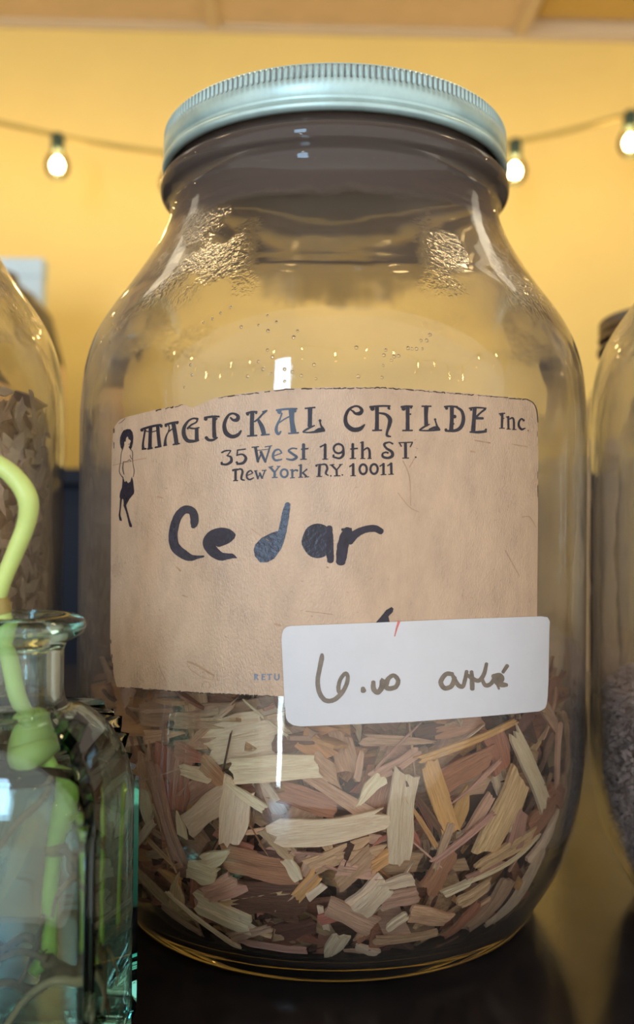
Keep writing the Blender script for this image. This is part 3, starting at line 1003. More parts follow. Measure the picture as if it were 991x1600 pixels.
def chip_geo(L, Wd, T, R, nx=7, ny=3, curl=0.0, jag=0.16):
    """A splintered shaving lying in x, y: jagged ends, a slight curl and twist, grain steps across it."""
    top, bot = [], []
    ends = [(R.uniform(-jag, jag * 0.3), R.uniform(-jag * 0.3, jag)) for _ in range(ny + 1)]
    tw = R.uniform(-0.15, 0.15)
    sl0, sl1 = R.uniform(-0.45, 0.45), R.uniform(-0.45, 0.45)
    tl, tr = R.uniform(0.68, 1.08), R.uniform(0.68, 1.08)
    point = R.choice((0, 0, 0, 1, 2)) if Wd < 0.006 else 0
    w1, w2, w3 = R.uniform(0, 6.3), R.uniform(0, 6.3), R.uniform(0.02, 0.07)
    bow = R.uniform(-0.10, 0.10)
    ridge = [R.uniform(-0.22, 0.22) for _ in range(ny + 1)]
    for i in range(nx + 1):
        u = i / nx
        for k in range(ny + 1):
            v = k / ny - 0.5
            e0, e1 = ends[k]
            x = (u - 0.5 + e0 * max(0, 1 - 4 * u) + e1 * max(0, 4 * u - 3)) * L + (sl0 * (1 - u) + sl1 * u) * v * Wd
            wv = (tl + (tr - tl) * u) * (1 + R.uniform(-0.03, 0.03))
            if point == 1:
                wv *= 1 - 0.8 * max(0, 2 * u - 1) ** 1.3
            elif point == 2:
                wv *= 1 - 0.8 * max(0, 1 - 2 * u) ** 1.3
            y = v * Wd * wv + Wd * w3 * math.sin(7 * u + (w1 if v > 0 else w2)) + bow * L * (0.25 - (u - 0.5) ** 2)
            z = curl * L * ((u - 0.5) ** 2 - 0.08) + tw * (u - 0.5) * v * Wd
            th = T * (0.5 + ridge[k]) * (1 - 0.2 * (2 * u - 1) ** 4)
            top.append(Vector((x, y, z + max(th, T * 0.12))))
            bot.append(Vector((x, y, z - T * 0.35)))
    V = top + bot
    m, n0 = ny + 1, len(top)
    Fc = []
    for i in range(nx):
        for k in range(ny):
            a = i * m + k
            Fc.append((a, a + m, a + m + 1, a + 1))
            Fc.append((n0 + a, n0 + a + 1, n0 + a + m + 1, n0 + a + m))
    ring = [i * m for i in range(nx + 1)] + [nx * m + k for k in range(1, m)] + [i * m + ny for i in range(nx - 1, -1, -1)] + [k for k in range(ny - 1, 0, -1)]
    for a, b in zip(ring, ring[1:] + ring[:1]):
        Fc.append((a, n0 + a, n0 + b, b))
    return V, Fc


def frame_at(p, ang, R, tilt=0.1):
    """Axes of a chip pressed against the glass at jar point p: x turned ang degrees in the wall's plane."""
    z = p.z
    dr = (inner_r(min(z + 0.004, 0.15)) - inner_r(max(z - 0.004, FLOOR_IN))) / 0.008
    out = Vector((p.x, p.y, 0)).normalized()
    n = (out + Vector((0, 0, -dr * 0.8))).normalized()
    t = Vector((0, 0, 1)).cross(out).normalized()
    u = n.cross(t)
    a = math.radians(ang)
    X = t * math.cos(a) + u * math.sin(a)
    X = (X + n * R.uniform(-tilt, tilt)).normalized()
    n = (n + Vector((R.uniform(-tilt, tilt), R.uniform(-tilt, tilt), R.uniform(-tilt, tilt)))).normalized()
    Y = n.cross(X).normalized()
    Z = X.cross(Y)
    return Matrix((X, Y, Z)).transposed()


chip_count = [0]


ARC = []
_s, _prev = 0.0, None
for _r, _z in reversed(dense(JAR_IN, 4)):
    if _prev:
        _s += math.hypot(_r - _prev[0], _z - _prev[1])
    _prev = (_r, _z)
    ARC.append((_s, _r, _z))


def arc_at(s):
    for (s0, r0, z0), (s1, r1, z1) in zip(ARC, ARC[1:]):
        if s0 <= s <= s1 and s1 > s0:
            t = (s - s0) / (s1 - s0)
            l = s1 - s0
            return r0 + (r1 - r0) * t, z0 + (z1 - z0) * t, (z1 - z0) / l, -(r1 - r0) / l
    return (0.0755, 0.1, 1, 0)


def arc_of(z):
    for (s0, r0, z0), (s1, r1, z1) in zip(ARC, ARC[1:]):
        if r0 > 0.055 and z0 <= z <= z1 and z1 > z0:
            return s0 + (s1 - s0) * (z - z0) / (z1 - z0)
    return 0.057


def wrap_chip(p, ang, L, Wd, T, mat, R, gap, curl=0.0, label=None, group=None, lean=0.0, nx=8, ny=5):
    """A chip pressed flat against the inside of the glass at jar point p, its face gap metres behind the wall."""
    vs, fs = chip_geo(L, Wd, T, R, nx, ny, curl, R.uniform(0.05, 0.15))
    a = math.radians(ang)
    phi0, s0 = math.atan2(p.y, p.x), arc_of(p.z)
    top = max(v.z for v in vs)
    lx, ly = R.uniform(-lean, lean), R.uniform(-lean, lean)
    W4 = []
    for v in vs:
        t, u = v.x * math.cos(a) - v.y * math.sin(a), v.x * math.sin(a) + v.y * math.cos(a)
        r, z, nr, nz = arc_at(max(0.045, s0 + u))
        dn = min(-0.0004, v.z - top - gap + v.x * lx + v.y * ly)
        phi = phi0 + t / 0.074
        rr, zz = r + dn * nr, max(FLOOR_IN, z + dn * nz)
        W4.append(Vector((rr * math.cos(phi), rr * math.sin(phi), zz)))
    c = sum(W4, Vector()) / len(W4)
    rot = frame_at(c, ang, R, 0.0)
    inv = rot.inverted()
    o = mesh('cedar_chip', [inv @ (w - c) for w in W4], fs, mat, None, False)
    o.matrix_world = Matrix.Translation(JC + c) @ rot.to_4x4()
    return tag(o, label, 'wood chip', group)


def put_chip(p, ang, L, Wd, T, mat, R, depth, tilt=0.08, curl=0.0, label=None, group=None, origin=JC, name='cedar_chip', cat='wood chip', jag=0.16, nx=7, ny=3):
    """p: jar point on the inner wall; depth: how far inside the wall the chip lies."""
    r = math.hypot(p.x, p.y)
    c = Vector((p.x * (r - depth) / r, p.y * (r - depth) / r, p.z))
    rot = frame_at(c, ang, R, tilt)
    vs, fs = chip_geo(L, Wd, T, R, nx, ny, curl, jag)
    W4 = [keep_inside(c + rot @ v, 0.0005 + max(0.0, depth - T) * 0.6) for v in vs]
    inv = rot.inverted()
    loc = [inv @ (w - c) for w in W4]
    o = mesh(name, loc, fs, mat, None, False)
    o.matrix_world = Matrix.Translation(Vector(origin) + c) @ rot.to_4x4()
    tag(o, label, cat, group)
    return o


def wall_pt(px, py, depth=0.002):
    """The jar's inner wall behind photo pixel px, py."""
    p = loc_pt(px, py, 0.0755)
    for _ in range(6):
        q = loc_pt(px, py, inner_r(max(p.z, FLOOR_IN)) - 0.0001)
        p = q
    p.z = max(p.z, FLOOR_IN + 0.001)
    return p


GROUPS = {
    'cream': ('small cream splinter chip among the cedar against the front glass', 'small cream cedar chips'),
    'tan': ('small tan shaving among the cedar against the front glass', 'small tan cedar chips'),
    'orange': ('small orange-tan shaving among the cedar against the front glass', 'small orange cedar chips'),
    'red': ('small reddish brown shaving among the cedar against the front glass', 'small red cedar chips'),
    'pink': ('small pinkish brown shaving among the cedar against the front glass', 'small pink cedar chips'),
    'dark': ('small dark brown sliver among the cedar against the front glass', 'small dark cedar chips'),
}
A, B = (200, 1080), (550, 1080)
HERO = [  # frame, x, y, length, width, angle, wood, depth mm, label
    (A, 440, 190, 330, 215, 14, 'cream', 4.5, 'broad cream chip just below the paper label, above the pale block'),
    (A, 60, 105, 430, 80, 5, 'tan', 5, 'long tan plank chip lying flat under the label by the aqua bottle'),
    (A, 30, 190, 300, 66, 14, 'tan', 7, 'second tan plank chip slanting under the longer one by the bottle'),
    (A, 265, 160, 300, 34, 40, 'pink', 5.5, 'thin brown stick slanting up to the paper label'),
    (A, 145, 350, 200, 165, 82, 'red', 3.5, 'wide red-brown chip with grooves beside the aqua bottle'),
    (A, 135, 480, 350, 74, -70, 'pink', 2.2, 'long upright brown sliver running down beside the aqua bottle'),
    (A, 250, 322, 120, 60, -5, 'cream', 3.0, 'small square cream chip tucked under the brown stick'),
    (A, 335, 330, 150, 80, -35, 'red', 2.6, 'dark red wedge between the cream chips'),
    (A, 225, 255, 150, 60, -8, 'red', 4.0, 'flat dark red chip above the square cream one'),
    (A, 560, 305, 320, 100, 7, 'cream', 1.6, 'oblong cream-white block with fibrous ends, below the broad cream chip'),
    (A, 295, 470, 220, 130, 38, 'cream', 2.4, 'frayed white fan-shaped chip, the lower of two side by side'),
    (A, 410, 475, 210, 125, 80, 'cream', 1.4, 'upright white chip with split grooves like a fan'),
    (A, 455, 400, 160, 44, -30, 'cream', 1.2, 'slim pinkish cream strip lying over the fan-shaped chip'),
    (A, 700, 430, 200, 86, -15, 'red', 2.4, 'plum-brown curved chip above the notched cream block'),
    (A, 850, 425, 390, 54, -32, 'tan', 2.6, 'long honey-coloured stick running down from the white block'),
    (A, 775, 530, 380, 115, 9, 'cream', 1.2, 'large notched cream block with raised grain in mid pile'),
    (A, 500, 672, 260, 140, -4, 'red', 1.8, 'broad smooth red-brown chip below the white fans'),
    (A, 540, 815, 280, 190, 2, 'dark', 2.2, 'big dark rough bark chip below the red-brown one'),
    (A, 348, 645, 105, 75, 30, 'cream', 1.2, 'small pale chip on top of the red-brown slab'),
    (A, 288, 695, 105, 105, -8, 'cream', 1.1, 'square ivory chip beside the red-brown slab'),
    (A, 360, 765, 150, 95, 28, 'pink', 1.6, 'pinkish bent chip under the ivory square'),
    (A, 370, 872, 210, 110, -16, 'cream', 1.8, 'whitish chip low down near the base, beside the bark'),
    (A, 590, 590, 150, 90, -48, 'tan', 1.8, 'triangular tan chip pointing down beside the big notched block'),
    (A, 120, 790, 240, 64, -36, 'tan', 2.0, 'tan strip slanting down low beside the aqua bottle'),
    (A, 195, 780, 130, 66, 70, 'tan', 1.4, 'upright olive-tan chip low beside the bottle'),
    (A, 300, 890, 280, 24, -40, 'cream', 1.0, 'very thin pale splinter slanting to the base'),
    (A, 830, 635, 250, 84, 26, 'tan', 2.4, None), (A, 880, 690, 170, 84, 42, 'tan', 1.6, None), (A, 925, 790, 170, 74, 46, 'cream', 1.6, None),
    (A, 865, 872, 210, 94, -30, 'pink', 1.4, None), (A, 690, 755, 130, 60, 52, 'orange', 2.0, None), (A, 650, 930, 160, 90, 20, 'dark', 2.4, None),
    (A, 800, 1000, 160, 86, 72, 'cream', 1.8, None), (A, 560, 990, 250, 44, 0, 'pink', 1.6, None), (A, 640, 205, 150, 86, 10, 'dark', 3.2, None),
    (A, 720, 225, 130, 90, -40, 'orange', 3.0, None), (A, 760, 310, 150, 94, -42, 'tan', 2.6, None), (A, 640, 690, 90, 50, -60, 'cream', 1.4, None),
    (A, 60, 560, 160, 30, 45, 'cream', 1.4, None), (A, 50, 460, 130, 60, 95, 'cream', 4, None), (A, 160, 720, 90, 50, -20, 'orange', 2, None),
    (A, 470, 935, 200, 40, 25, 'pink', 1.6, None), (A, 200, 900, 150, 60, -40, 'pink', 2.5, None),
    (B, 195, 490, 320, 112, 86, 'cream', 1.2, 'upright cream block with ridged edges, right of the notched block'.replace('right of', 'next to')),
    (B, 345, 410, 280, 74, -70, 'orange', 1.6, 'orange leaf-shaped chip standing on its point'),
    (B, 425, 455, 160, 74, 66, 'orange', 2.2, 'short orange-tan chip leaning on the leaf-shaped one'),
    (B, 445, 308, 230, 104, 20, 'red', 2.2, 'brick-red ribbed chip under the long orange splinter'),
    (B, 470, 195, 410, 34, 13, 'orange', 1.8, 'long thin orange splinter just below the white sticker'),
    (B, 195, 200, 260, 44, -4, 'pink', 2.6, 'pinkish stick lying level below the white sticker'),
    (B, 690, 305, 290, 64, -56, 'cream', 1.4, 'slanting cream stick near the jar side away from the bottle'),
    (B, 180, 290, 200, 60, 26, 'pink', 3.0, 'brown-pink chip slanting behind the upright cream block'),
    (B, 245, 420, 260, 26, -58, 'dark', 1.6, 'dark ribbed sliver beside the upright cream block'),
    (B, 285, 450, 230, 26, -55, 'dark', 1.8, 'dark sliver, next one beyond the ribbed sliver'),
    (B, 262, 500, 240, 20, -56, 'orange', 1.3, 'thin rusty sliver along the dark ribbed slivers'),
    (B, 590, 480, 270, 120, 58, 'tan', 1.8, 'curled golden tan chip with serrated edge'),
    (B, 600, 615, 230, 64, 12, 'tan', 1.5, 'flat tan strip below the serrated golden chip'),
    (B, 650, 770, 290, 80, 60, 'cream', 1.5, 'long pale tan chip rising from the base near the jar side'),
    (B, 535, 835, 210, 90, 56, 'pink', 1.9, 'brownish chip leaning beside the long pale one at the base'),
    (B, 740, 480, 140, 100, 20, 'red', 2.0, None), (B, 800, 400, 120, 90, -20, 'red', 2.2, None), (B, 755, 570, 150, 90, 32, 'cream', 2.0, None),
    (B, 80, 800, 140, 90, 50, 'cream', 1.2, None), (B, 172, 740, 130, 72, 8, 'cream', 1.5, None), (B, 185, 800, 140, 76, 10, 'pink', 1.4, None),
    (B, 300, 868, 180, 80, -20, 'tan', 1.3, None), (B, 590, 650, 280, 16, 15, 'cream', 0.9, None), (B, 430, 565, 260, 24, 32, 'pink', 1.2, None),
    (B, 120, 650, 100, 60, 30, 'orange', 1.3, None), (B, 405, 758, 110, 50, 16, 'cream', 1.2, None), (B, 215, 950, 250, 46, 2, 'tan', 1.3, None),
    (B, 60, 1000, 110, 54, -30, 'cream', 1.4, None), (B, 350, 600, 170, 32, 72, 'pink', 1.4, None), (B, 440, 135, 200, 90, 2, 'red', 4.0, None),
    (B, 770, 110, 170, 40, -42, 'pink', 1.6, None), (B, 785, 240, 200, 20, 86, 'pink', 1.2, None), (B, 835, 200, 160, 26, -62, 'tan', 1.5, None),
    (B, 340, 150, 160, 60, 10, 'dark', 4, None), (B, 580, 230, 150, 90, -70, 'red', 3, None), (B, 640, 540, 120, 80, 75, 'pink', 1.6, None),
    (B, 510, 690, 150, 30, 10, 'pink', 1.4, None), (B, 340, 700, 160, 90, 60, 'red', 2.0, None), (B, 470, 780, 120, 60, 25, 'tan', 1.4, None),
    (B, 170, 890, 90, 50, 40, 'cream', 1.3, None), (B, 430, 900, 160, 60, 55, 'red', 2.2, None), (B, 40, 640, 170, 50, 10, 'tan', 2.0, None),
    (B, 20, 690, 140, 60, -10, 'pink', 1.6, None), (B, 560, 130, 180, 60, -10, 'dark', 4.5, None), (B, 680, 130, 140, 70, 30, 'dark', 4, None),
    (B, 30, 290, 110, 30, 80, 'pink', 2, None), (B, 70, 390, 130, 60, 50, 'cream', 2.2, None), (B, 480, 350, 220, 18, 32, 'pink', 1.6, None),
    (B, 500, 480, 150, 50, 50, 'pink', 2.6, None), (B, 800, 640, 120, 60, 60, 'pink', 2.5, None), (B, 850, 320, 120, 50, 80, 'pink', 2.2, None),
]
hr = random.Random(21)
SCL = 2.4775
for fr, x, y, L, Wd, ang, k, dm, lab in HERO:
    px, py = fr[0] + x / SCL, fr[1] + y / SCL
    p = wall_pt(px, py)
    d = (p + JC - CAM).y
    mpp = d / F / SCL
    side = math.hypot(p.x, p.y)
    fs = 1.0 / max(0.45, abs(p.y) / side)        # widths seen aslant near the jar's sides
    ca = abs(math.cos(math.radians(ang)))
    Lm, Wm = L * mpp * (1 + (fs - 1) * ca), Wd * mpp * (1 + (fs - 1) * (1 - ca))
    T = min(0.0016, 0.0006 + 0.07 * Wm)
    wrap_chip(p, ang, min(Lm, 0.055), Wm, T, WOOD[k], hr, 0.0003 + 0.0009 * (min(dm, 5.0) - 0.9), curl=hr.uniform(-0.07, 0.07), lean=0.025,
              label=lab or GROUPS[k][0], group=None if lab else GROUPS[k][1], nx=8, ny=5)
keys = ['cream'] * 3 + ['tan'] * 6 + ['orange'] * 2 + ['red'] * 5 + ['pink'] * 6 + ['dark'] * 3
FILL_TOP = 0.068
n_ind = 120
for i in range(n_ind):
    px = hr.uniform(140, 900)
    py = hr.uniform(1075, 1500)
    p = wall_pt(px, py)
    if p.z > FILL_TOP + 0.004:
        continue
    k = hr.choice(keys)
    L = hr.uniform(0.008, 0.021)
    put_chip(p, hr.uniform(-90, 90), L, L * hr.uniform(0.12, 0.5), hr.uniform(0.0006, 0.0013), WOOD[k], hr, hr.uniform(0.0050, 0.0095), tilt=0.35,
             curl=hr.uniform(-0.3, 0.3), label=GROUPS[k][0], group=GROUPS[k][1], nx=5, ny=2)


for i in range(60):
    px, py = hr.uniform(190, 880), hr.uniform(1290, 1500) if i > 24 else hr.uniform(1110, 1420)
    p = wall_pt(px, py)
    k = hr.choice(keys)
    L = hr.uniform(0.004, 0.010) if i > 24 else hr.uniform(0.012, 0.024)
    wrap_chip(p, hr.uniform(-90, 90), L, min(0.003, L * (hr.uniform(0.2, 0.6) if i > 24 else hr.uniform(0.02, 0.06))), hr.uniform(0.0004, 0.0008), WOOD[k], hr, hr.uniform(0.0010, 0.0028),
              curl=hr.uniform(-0.1, 0.1), label=GROUPS[k][0], group=GROUPS[k][1], lean=0.1, nx=5, ny=2)


def heap_bulk(name, mats, origin, top_z, label, cat, n, size, R, core_mat=None, aspect=(0.15, 0.6), inset=(0.0065, 0.013)):
    """The uncounted bulk behind: a core with shavings all over it, one object."""
    V, Fc, mi = [], [], []
    core = [(0, FLOOR_IN + 0.001)]
    zz = FLOOR_IN + 0.001
    while zz < top_z - 0.004:
        core.append((max(0.005, inner_r(zz) - inset[1] + 0.0005), zz))
        zz += 0.004
    core += [(inner_r(top_z) - 0.012, top_z - 0.003), (0.03, top_z - 0.001), (0, top_z)]
    vs, fs = lathe(core, 48)
    vs = [Vector(v) * (1 + 0.05 * noise.noise(Vector(v) * 150)) for v in vs]
    vs = [Vector((v.x, v.y, max(v.z, FLOOR_IN))) for v in vs]
    add(V, Fc, vs, fs)
    mi += [0] * len(fs)
    for i in range(n):
        if R.random() < 0.72:
            a, z = R.uniform(0, 2 * PI), R.uniform(FLOOR_IN, top_z)
            r = inner_r(z) - R.uniform(*inset)
            p = Vector((r * math.cos(a), r * math.sin(a), z))
            rot = frame_at(p, R.uniform(-90, 90), R, 0.4)
        else:
            a, r = R.uniform(0, 2 * PI), 0.070 * math.sqrt(R.random())
            p = Vector((r * math.cos(a), r * math.sin(a), top_z + R.uniform(-0.003, 0.004)))
            from mathutils import Euler
            rot = Euler((R.uniform(-.5, .5), R.uniform(-.5, .5), R.uniform(0, 6.3))).to_matrix()
        L = R.uniform(*size)
        cv, cf = chip_geo(L, L * R.uniform(*aspect), L * 0.06 + 0.0003, R, 3, 1, R.uniform(-0.4, 0.4), 0.2)
        add(V, Fc, [keep_inside(p + rot @ v, 0.0008) for v in cv], cf)
        mi += [R.randrange(1, len(mats) + 1)] * len(cf)
    o = mesh(name, V, Fc, core_mat, None, False)
    for m in mats:
        o.data.materials.append(m)
    o.data.polygons.foreach_set('material_index', mi)
    o.location = origin
    return tag(o, label, cat, kind='stuff')


heap_bulk('cedar_shavings', [WOOD[k] for k in ('tan', 'tan', 'red', 'pink', 'pink', 'dark', 'orange', 'red')], JC, FILL_TOP, 'mass of small cedar shavings filling the jar behind the larger chips',
          'shavings', 1500, (0.008, 0.022), random.Random(8), core_mat=M_litter)

# ------------------------------------------------------------------ flakes in the jar behind the stem
fr_ = random.Random(31)
FL_TOP = 0.150
heap_bulk('bark_flake_bulk', [M_flake, M_flake, M_flake_dust], LC, FL_TOP, 'mass of pale brown flakes filling the jar behind the bottle', 'flakes', 2600, (0.004, 0.008), fr_, core_mat=M_flake_dust,
          aspect=(0.5, 0.9), inset=(0.0015, 0.006))
for i in range(285):
    a = math.radians(fr_.uniform(-108, 30))
    z = fr_.uniform(0.055, FL_TOP + 0.002)
    r = inner_r(z)
    put_chip(Vector((r * math.cos(a), r * math.sin(a), z)), fr_.uniform(-90, 90), fr_.uniform(0.0055, 0.0095), fr_.uniform(0.0035, 0.006), 0.0006, M_flake, fr_, fr_.uniform(0.0010, 0.004), 0.40,
             fr_.uniform(-0.6, 0.6), 'curled pale brown flake in the jar behind the green stem', 'flakes in the jar behind the stem', LC, 'bark_flake', 'flake', nx=4, ny=2)

# ------------------------------------------------------------------ purple-grey buds
gr = random.Random(41)
BUD_TOP = 0.068
V, Fc = [], []
core = [(0, FLOOR_IN + 0.001)] + [(max(0.005, inner_r(FLOOR_IN + 0.001 + 0.004 * k) - 0.0035), FLOOR_IN + 0.001 + 0.004 * k) for k in range(15)] + [(0.066, BUD_TOP - 0.002), (0, BUD_TOP - 0.002)]
vs, fs = lathe(core, 64)
add(V, Fc, vs, fs)
OCT = [(1, 0, 0), (-1, 0, 0), (0, 1, 0), (0, -1, 0), (0, 0, 1), (0, 0, -1)]
OF = [(0, 2, 4), (2, 1, 4), (1, 3, 4), (3, 0, 4), (2, 0, 5), (1, 2, 5), (3, 1, 5), (0, 3, 5)]
for i in range(9000):
    if gr.random() < 0.7:
        a, z = math.radians(gr.uniform(120, 320)), gr.uniform(FLOOR_IN + 0.001, BUD_TOP)
        r = inner_r(z) - gr.uniform(0.0012, 0.0035)
    else:
        a, z = gr.uniform(0, 2 * PI), BUD_TOP + gr.uniform(-0.002, 0.0015)
        r = 0.0735 * math.sqrt(gr.random())
    c = Vector((r * math.cos(a), r * math.sin(a), z + 0.003 * noise.noise(Vector((a * 3, z * 30, 0))) * (z > BUD_TOP - 0.004)))
    s = gr.uniform(0.0006, 0.0011)
    ax = Vector((gr.gauss(0, 1), gr.gauss(0, 1), gr.gauss(0, 1))).normalized()
    q = ax.to_track_quat('X', 'Z')
    add(V, Fc, [keep_inside(c + q @ Vector((v[0] * s * 1.8, v[1] * s, v[2] * s)), 0.0003) for v in OCT], OF)
o = mesh('dried_buds', V, Fc, M_granule, None, False)
o.location = RC
tag(o, 'fine purple-grey dried buds filling the lower part of the end jar', 'dried buds', kind='stuff')

# ------------------------------------------------------------------ aqua bottle with water and cutting
BC = Vector((-0.0640, 0.1960, TABLE))
NB = 72


def section(h, c, z, n=NB):
    """Rounded square of half width h and corner radius c (c = h gives a circle)."""
    c = min(c, h)
    out = []
    for k in range(n):
        q, f = divmod(k, n // 4)
        f /= (n // 4)
        # a quarter runs from the middle of one side to the middle of the next
        straight, arc = (h - c), c * PI / 2
        s = f * (2 * straight + arc)
        if s < straight:
            x, y = h, s
        elif s < straight + arc:
            th = (s - straight) / c if c > 0 else 0
            x, y = h - c + c * math.cos(th), h - c + c * math.sin(th)
        else:
            x, y = h - (s - straight - arc), h
        for _ in range(q):
            x, y = -y, x
        out.append((x, y, z))
    return out


def loft(levels, cap0=True, cap1=True):
    vs, fs = [], []
    for l in levels:
        vs += section(*l)
    n = NB
    for i in range(len(levels) - 1):
        for k in range(n):
            k2 = (k + 1) % n
            fs.append((i * n + k, i * n + k2, (i + 1) * n + k2, (i + 1) * n + k))
    if cap0:
        vs.append((0, 0, levels[0][2]))
        fs += [(len(vs) - 1, (k + 1) % n, k) for k in range(n)]
    if cap1:
        vs.append((0, 0, levels[-1][2]))
        b = (len(levels) - 1) * n
        fs += [(len(vs) - 1, b + k, b + (k + 1) % n) for k in range(n)]
    return vs, fs


def shoulder(h0, z0, h1, z1, c0, n=12):
    out = []
    for k in range(n + 1):
        t = k / n * PI / 2
        h = h1 + (h0 - h1) * math.cos(t)
        z = z0 + (z1 - z0) * math.sin(t)
        m = (k / n) ** 0.8
        out.append((h, min(h, c0 + (h - c0) * m), z))
    return out


BOTTLE_OUT = [(0.0195, 0.004, 0.0008), (0.0212, 0.005, 0.0), (0.0221, 0.0055, 0.0008), (0.0227, 0.006, 0.003), (0.0228, 0.006, 0.008), (0.0228, 0.006, 0.030), (0.0228, 0.006, 0.054)] + \
    shoulder(0.0228, 0.0575, 0.0116, 0.0785, 0.006) + [(0.0109, 0.0109, 0.0800), (0.0106, 0.0106, 0.0825), (0.0106, 0.0106, 0.0900), (0.0112, 0.0112, 0.0918), (0.0132, 0.0132, 0.0928), (0.0147, 0.0147, 0.0938),
                                                       (0.0152, 0.0152, 0.0952), (0.0147, 0.0147, 0.0966), (0.0130, 0.0130, 0.0974), (0.0105, 0.0105, 0.0976)]
BOTTLE_IN_TOP = [(0.0088, 0.0088, 0.0970), (0.0082, 0.0082, 0.0955), (0.0080, 0.0080, 0.0900), (0.0080, 0.0080, 0.0810), (0.0092, 0.0092, 0.0775)]
BODY_IN = list(reversed(shoulder(0.0198, 0.0560, 0.0096, 0.0762, 0.004))) + [(0.0198, 0.004, 0.050), (0.0198, 0.004, 0.030), (0.0197, 0.004, 0.008), (0.0190, 0.004, 0.0052), (0.0175, 0.004, 0.0042), (0.008, 0.004, 0.0052)]
bottle = mesh('apothecary_bottle', *loft(BOTTLE_OUT + BOTTLE_IN_TOP + BODY_IN), M_bottle)
recalc(bottle)
bottle.location = BC
tag(bottle, 'square aqua glass bottle of water with a plant cutting rooting in it', 'bottle')
WATER_Z = 0.0665
lv = [(h + 0.00015, c, z) for h, c, z in reversed(BODY_IN) if z < WATER_Z]
hi_ = [l for l in BODY_IN if l[2] >= WATER_Z][-1]
lo_ = [l for l in BODY_IN if l[2] < WATER_Z][0]
t_ = (WATER_Z - lo_[2]) / (hi_[2] - lo_[2])
lv += [(lo_[0] + (hi_[0] - lo_[0]) * t_ + 0.00015, lo_[1] + (hi_[1] - lo_[1]) * t_, WATER_Z)]
lv[0] = (lv[0][0], lv[0][1], lv[0][2] - 0.00015)
water = recalc(mesh('water', *loft(lv), M_water))
water.location = BC
tag(water, 'clear water filling the square aqua bottle up to its shoulder', 'water')

plant = empty('plant_cutting', BC + Vector((0, 0, 0.006)), 'green plant cutting with trailing roots standing in the aqua bottle', 'plant')


def plant_tube(name, pts, mat, parent=plant, n=12, sub=6):
    vs, fs = tube([(*(at(px, py, d) - plant.location), r) for px, py, d, r in pts], n, sub)
    return mesh(name, vs, fs, mat, parent)


st = plant_tube('stem', [(-150, 690, 0.186, .0016), (-60, 698, 0.187, .00175), (-10, 722, 0.188, .0019), (22, 745, 0.188, .0020), (43, 778, 0.188, .0021), (42, 815, 0.189, .0019), (24, 862, 0.190, .0018),
                         (6, 905, 0.191, .0017), (-4, 935, 0.192, .0018)], M_stem)
plant_tube('stem_joint', [(-5, 932, 0.192, .0018), (-2, 942, 0.192, .0022), (2, 952, 0.192, .0021), (4, 960, 0.192, .0018)], M_node)
plant_tube('stem', [(0, 945, 0.192, .0019), (6, 975, 0.1925, .0019), (16, 1030, 0.193, .0018), (28, 1090, 0.193, .0018), (48, 1140, 0.193, .0018), (68, 1185, 0.193, .0017)], M_stem)
wet = plant_tube('submerged_stem', [(66, 1180, 0.193, .0016), (90, 1220, 0.193, .0015), (95, 1280, 0.193, .0014), (94, 1330, 0.193, .0014), (90, 1390, 0.193, .0015), (90, 1440, 0.193, .0013), (86, 1470, 0.193, .0018), (64, 1500, 0.192, .0012)], M_stem_wet)
plant_tube('stem_joint', [(94, 1306, 0.193, .00145), (95, 1314, 0.193, .0018), (94, 1322, 0.193, .0014)], M_node, wet)
plant_tube('refracted_bulge', [(50, 1116, 0.196, .0015), (52, 1128, 0.196, .0030), (52, 1145, 0.195, .0042), (53, 1165, 0.195, .0050), (56, 1184, 0.194, .0052), (58, 1190, 0.194, .0040)], M_stem)  # added bulge, shaped like the stem magnified by the bottle's shoulder
plant_tube('submerged_stem', [(146, 1440, 0.203, .0016), (150, 1400, 0.203, .0015), (158, 1350, 0.203, .0015), (166, 1300, 0.203, .0016), (176, 1250, 0.203, .0017), (190, 1228, 0.203, .0015)], M_stem_wet)  # extra stem added as the first one's image refracted through the side face
CR6 = lambda x, y: (x / 2.2875, 900 + y / 2.2875)


def root(pts, d, r, mat=M_root, parent=plant):
    q = []
    for i, (x, y) in enumerate(pts):
        px, py = CR6(x, y)
        q.append((px, py, d + 0.003 * math.sin(i * 1.7), r * (1 - 0.5 * i / len(pts))))
    return plant_tube('root', q, mat, parent, 7, 5)


root([(195, 1330), (250, 1380), (310, 1440), (345, 1500), (345, 1560)], 0.190, .0016)
root([(345, 1555), (325, 1490), (270, 1432), (200, 1425), (110, 1480), (30, 1600)], 0.184, .0011, M_root_pale)
root([(200, 1320), (290, 1390), (370, 1420), (395, 1460)], 0.200, .0008, M_root_pale)
root([(185, 730), (160, 800), (80, 870), (0, 970), (-60, 1040)], 0.186, .0007)
root([(200, 1300), (130, 1240), (40, 1290), (-40, 1300)], 0.192, .0010)
root([(190, 1330), (110, 1300), (30, 1330), (-60, 1390)], 0.188, .0008)
root([(150, 1290), (60, 1260), (10, 1220), (-60, 1230)], 0.198, .0006)
root([(40, 1290), (25, 1350), (15, 1400)], 0.188, .0004)
root([(235, 950), (270, 1010), (220, 1120), (205, 1190)], 0.189, .0005)
root([(275, 880), (260, 1000), (300, 1120), (350, 1210)], 0.200, .0004)
root([(240, 700), (275, 800), (265, 900)], 0.204, .0004)
root([(180, 1180), (165, 1260), (120, 1370), (90, 1420)], 0.190, .0006)
root([(210, 1340), (190, 1400), (140, 1420), (60, 1400), (-30, 1420)], 0.196, .0012)

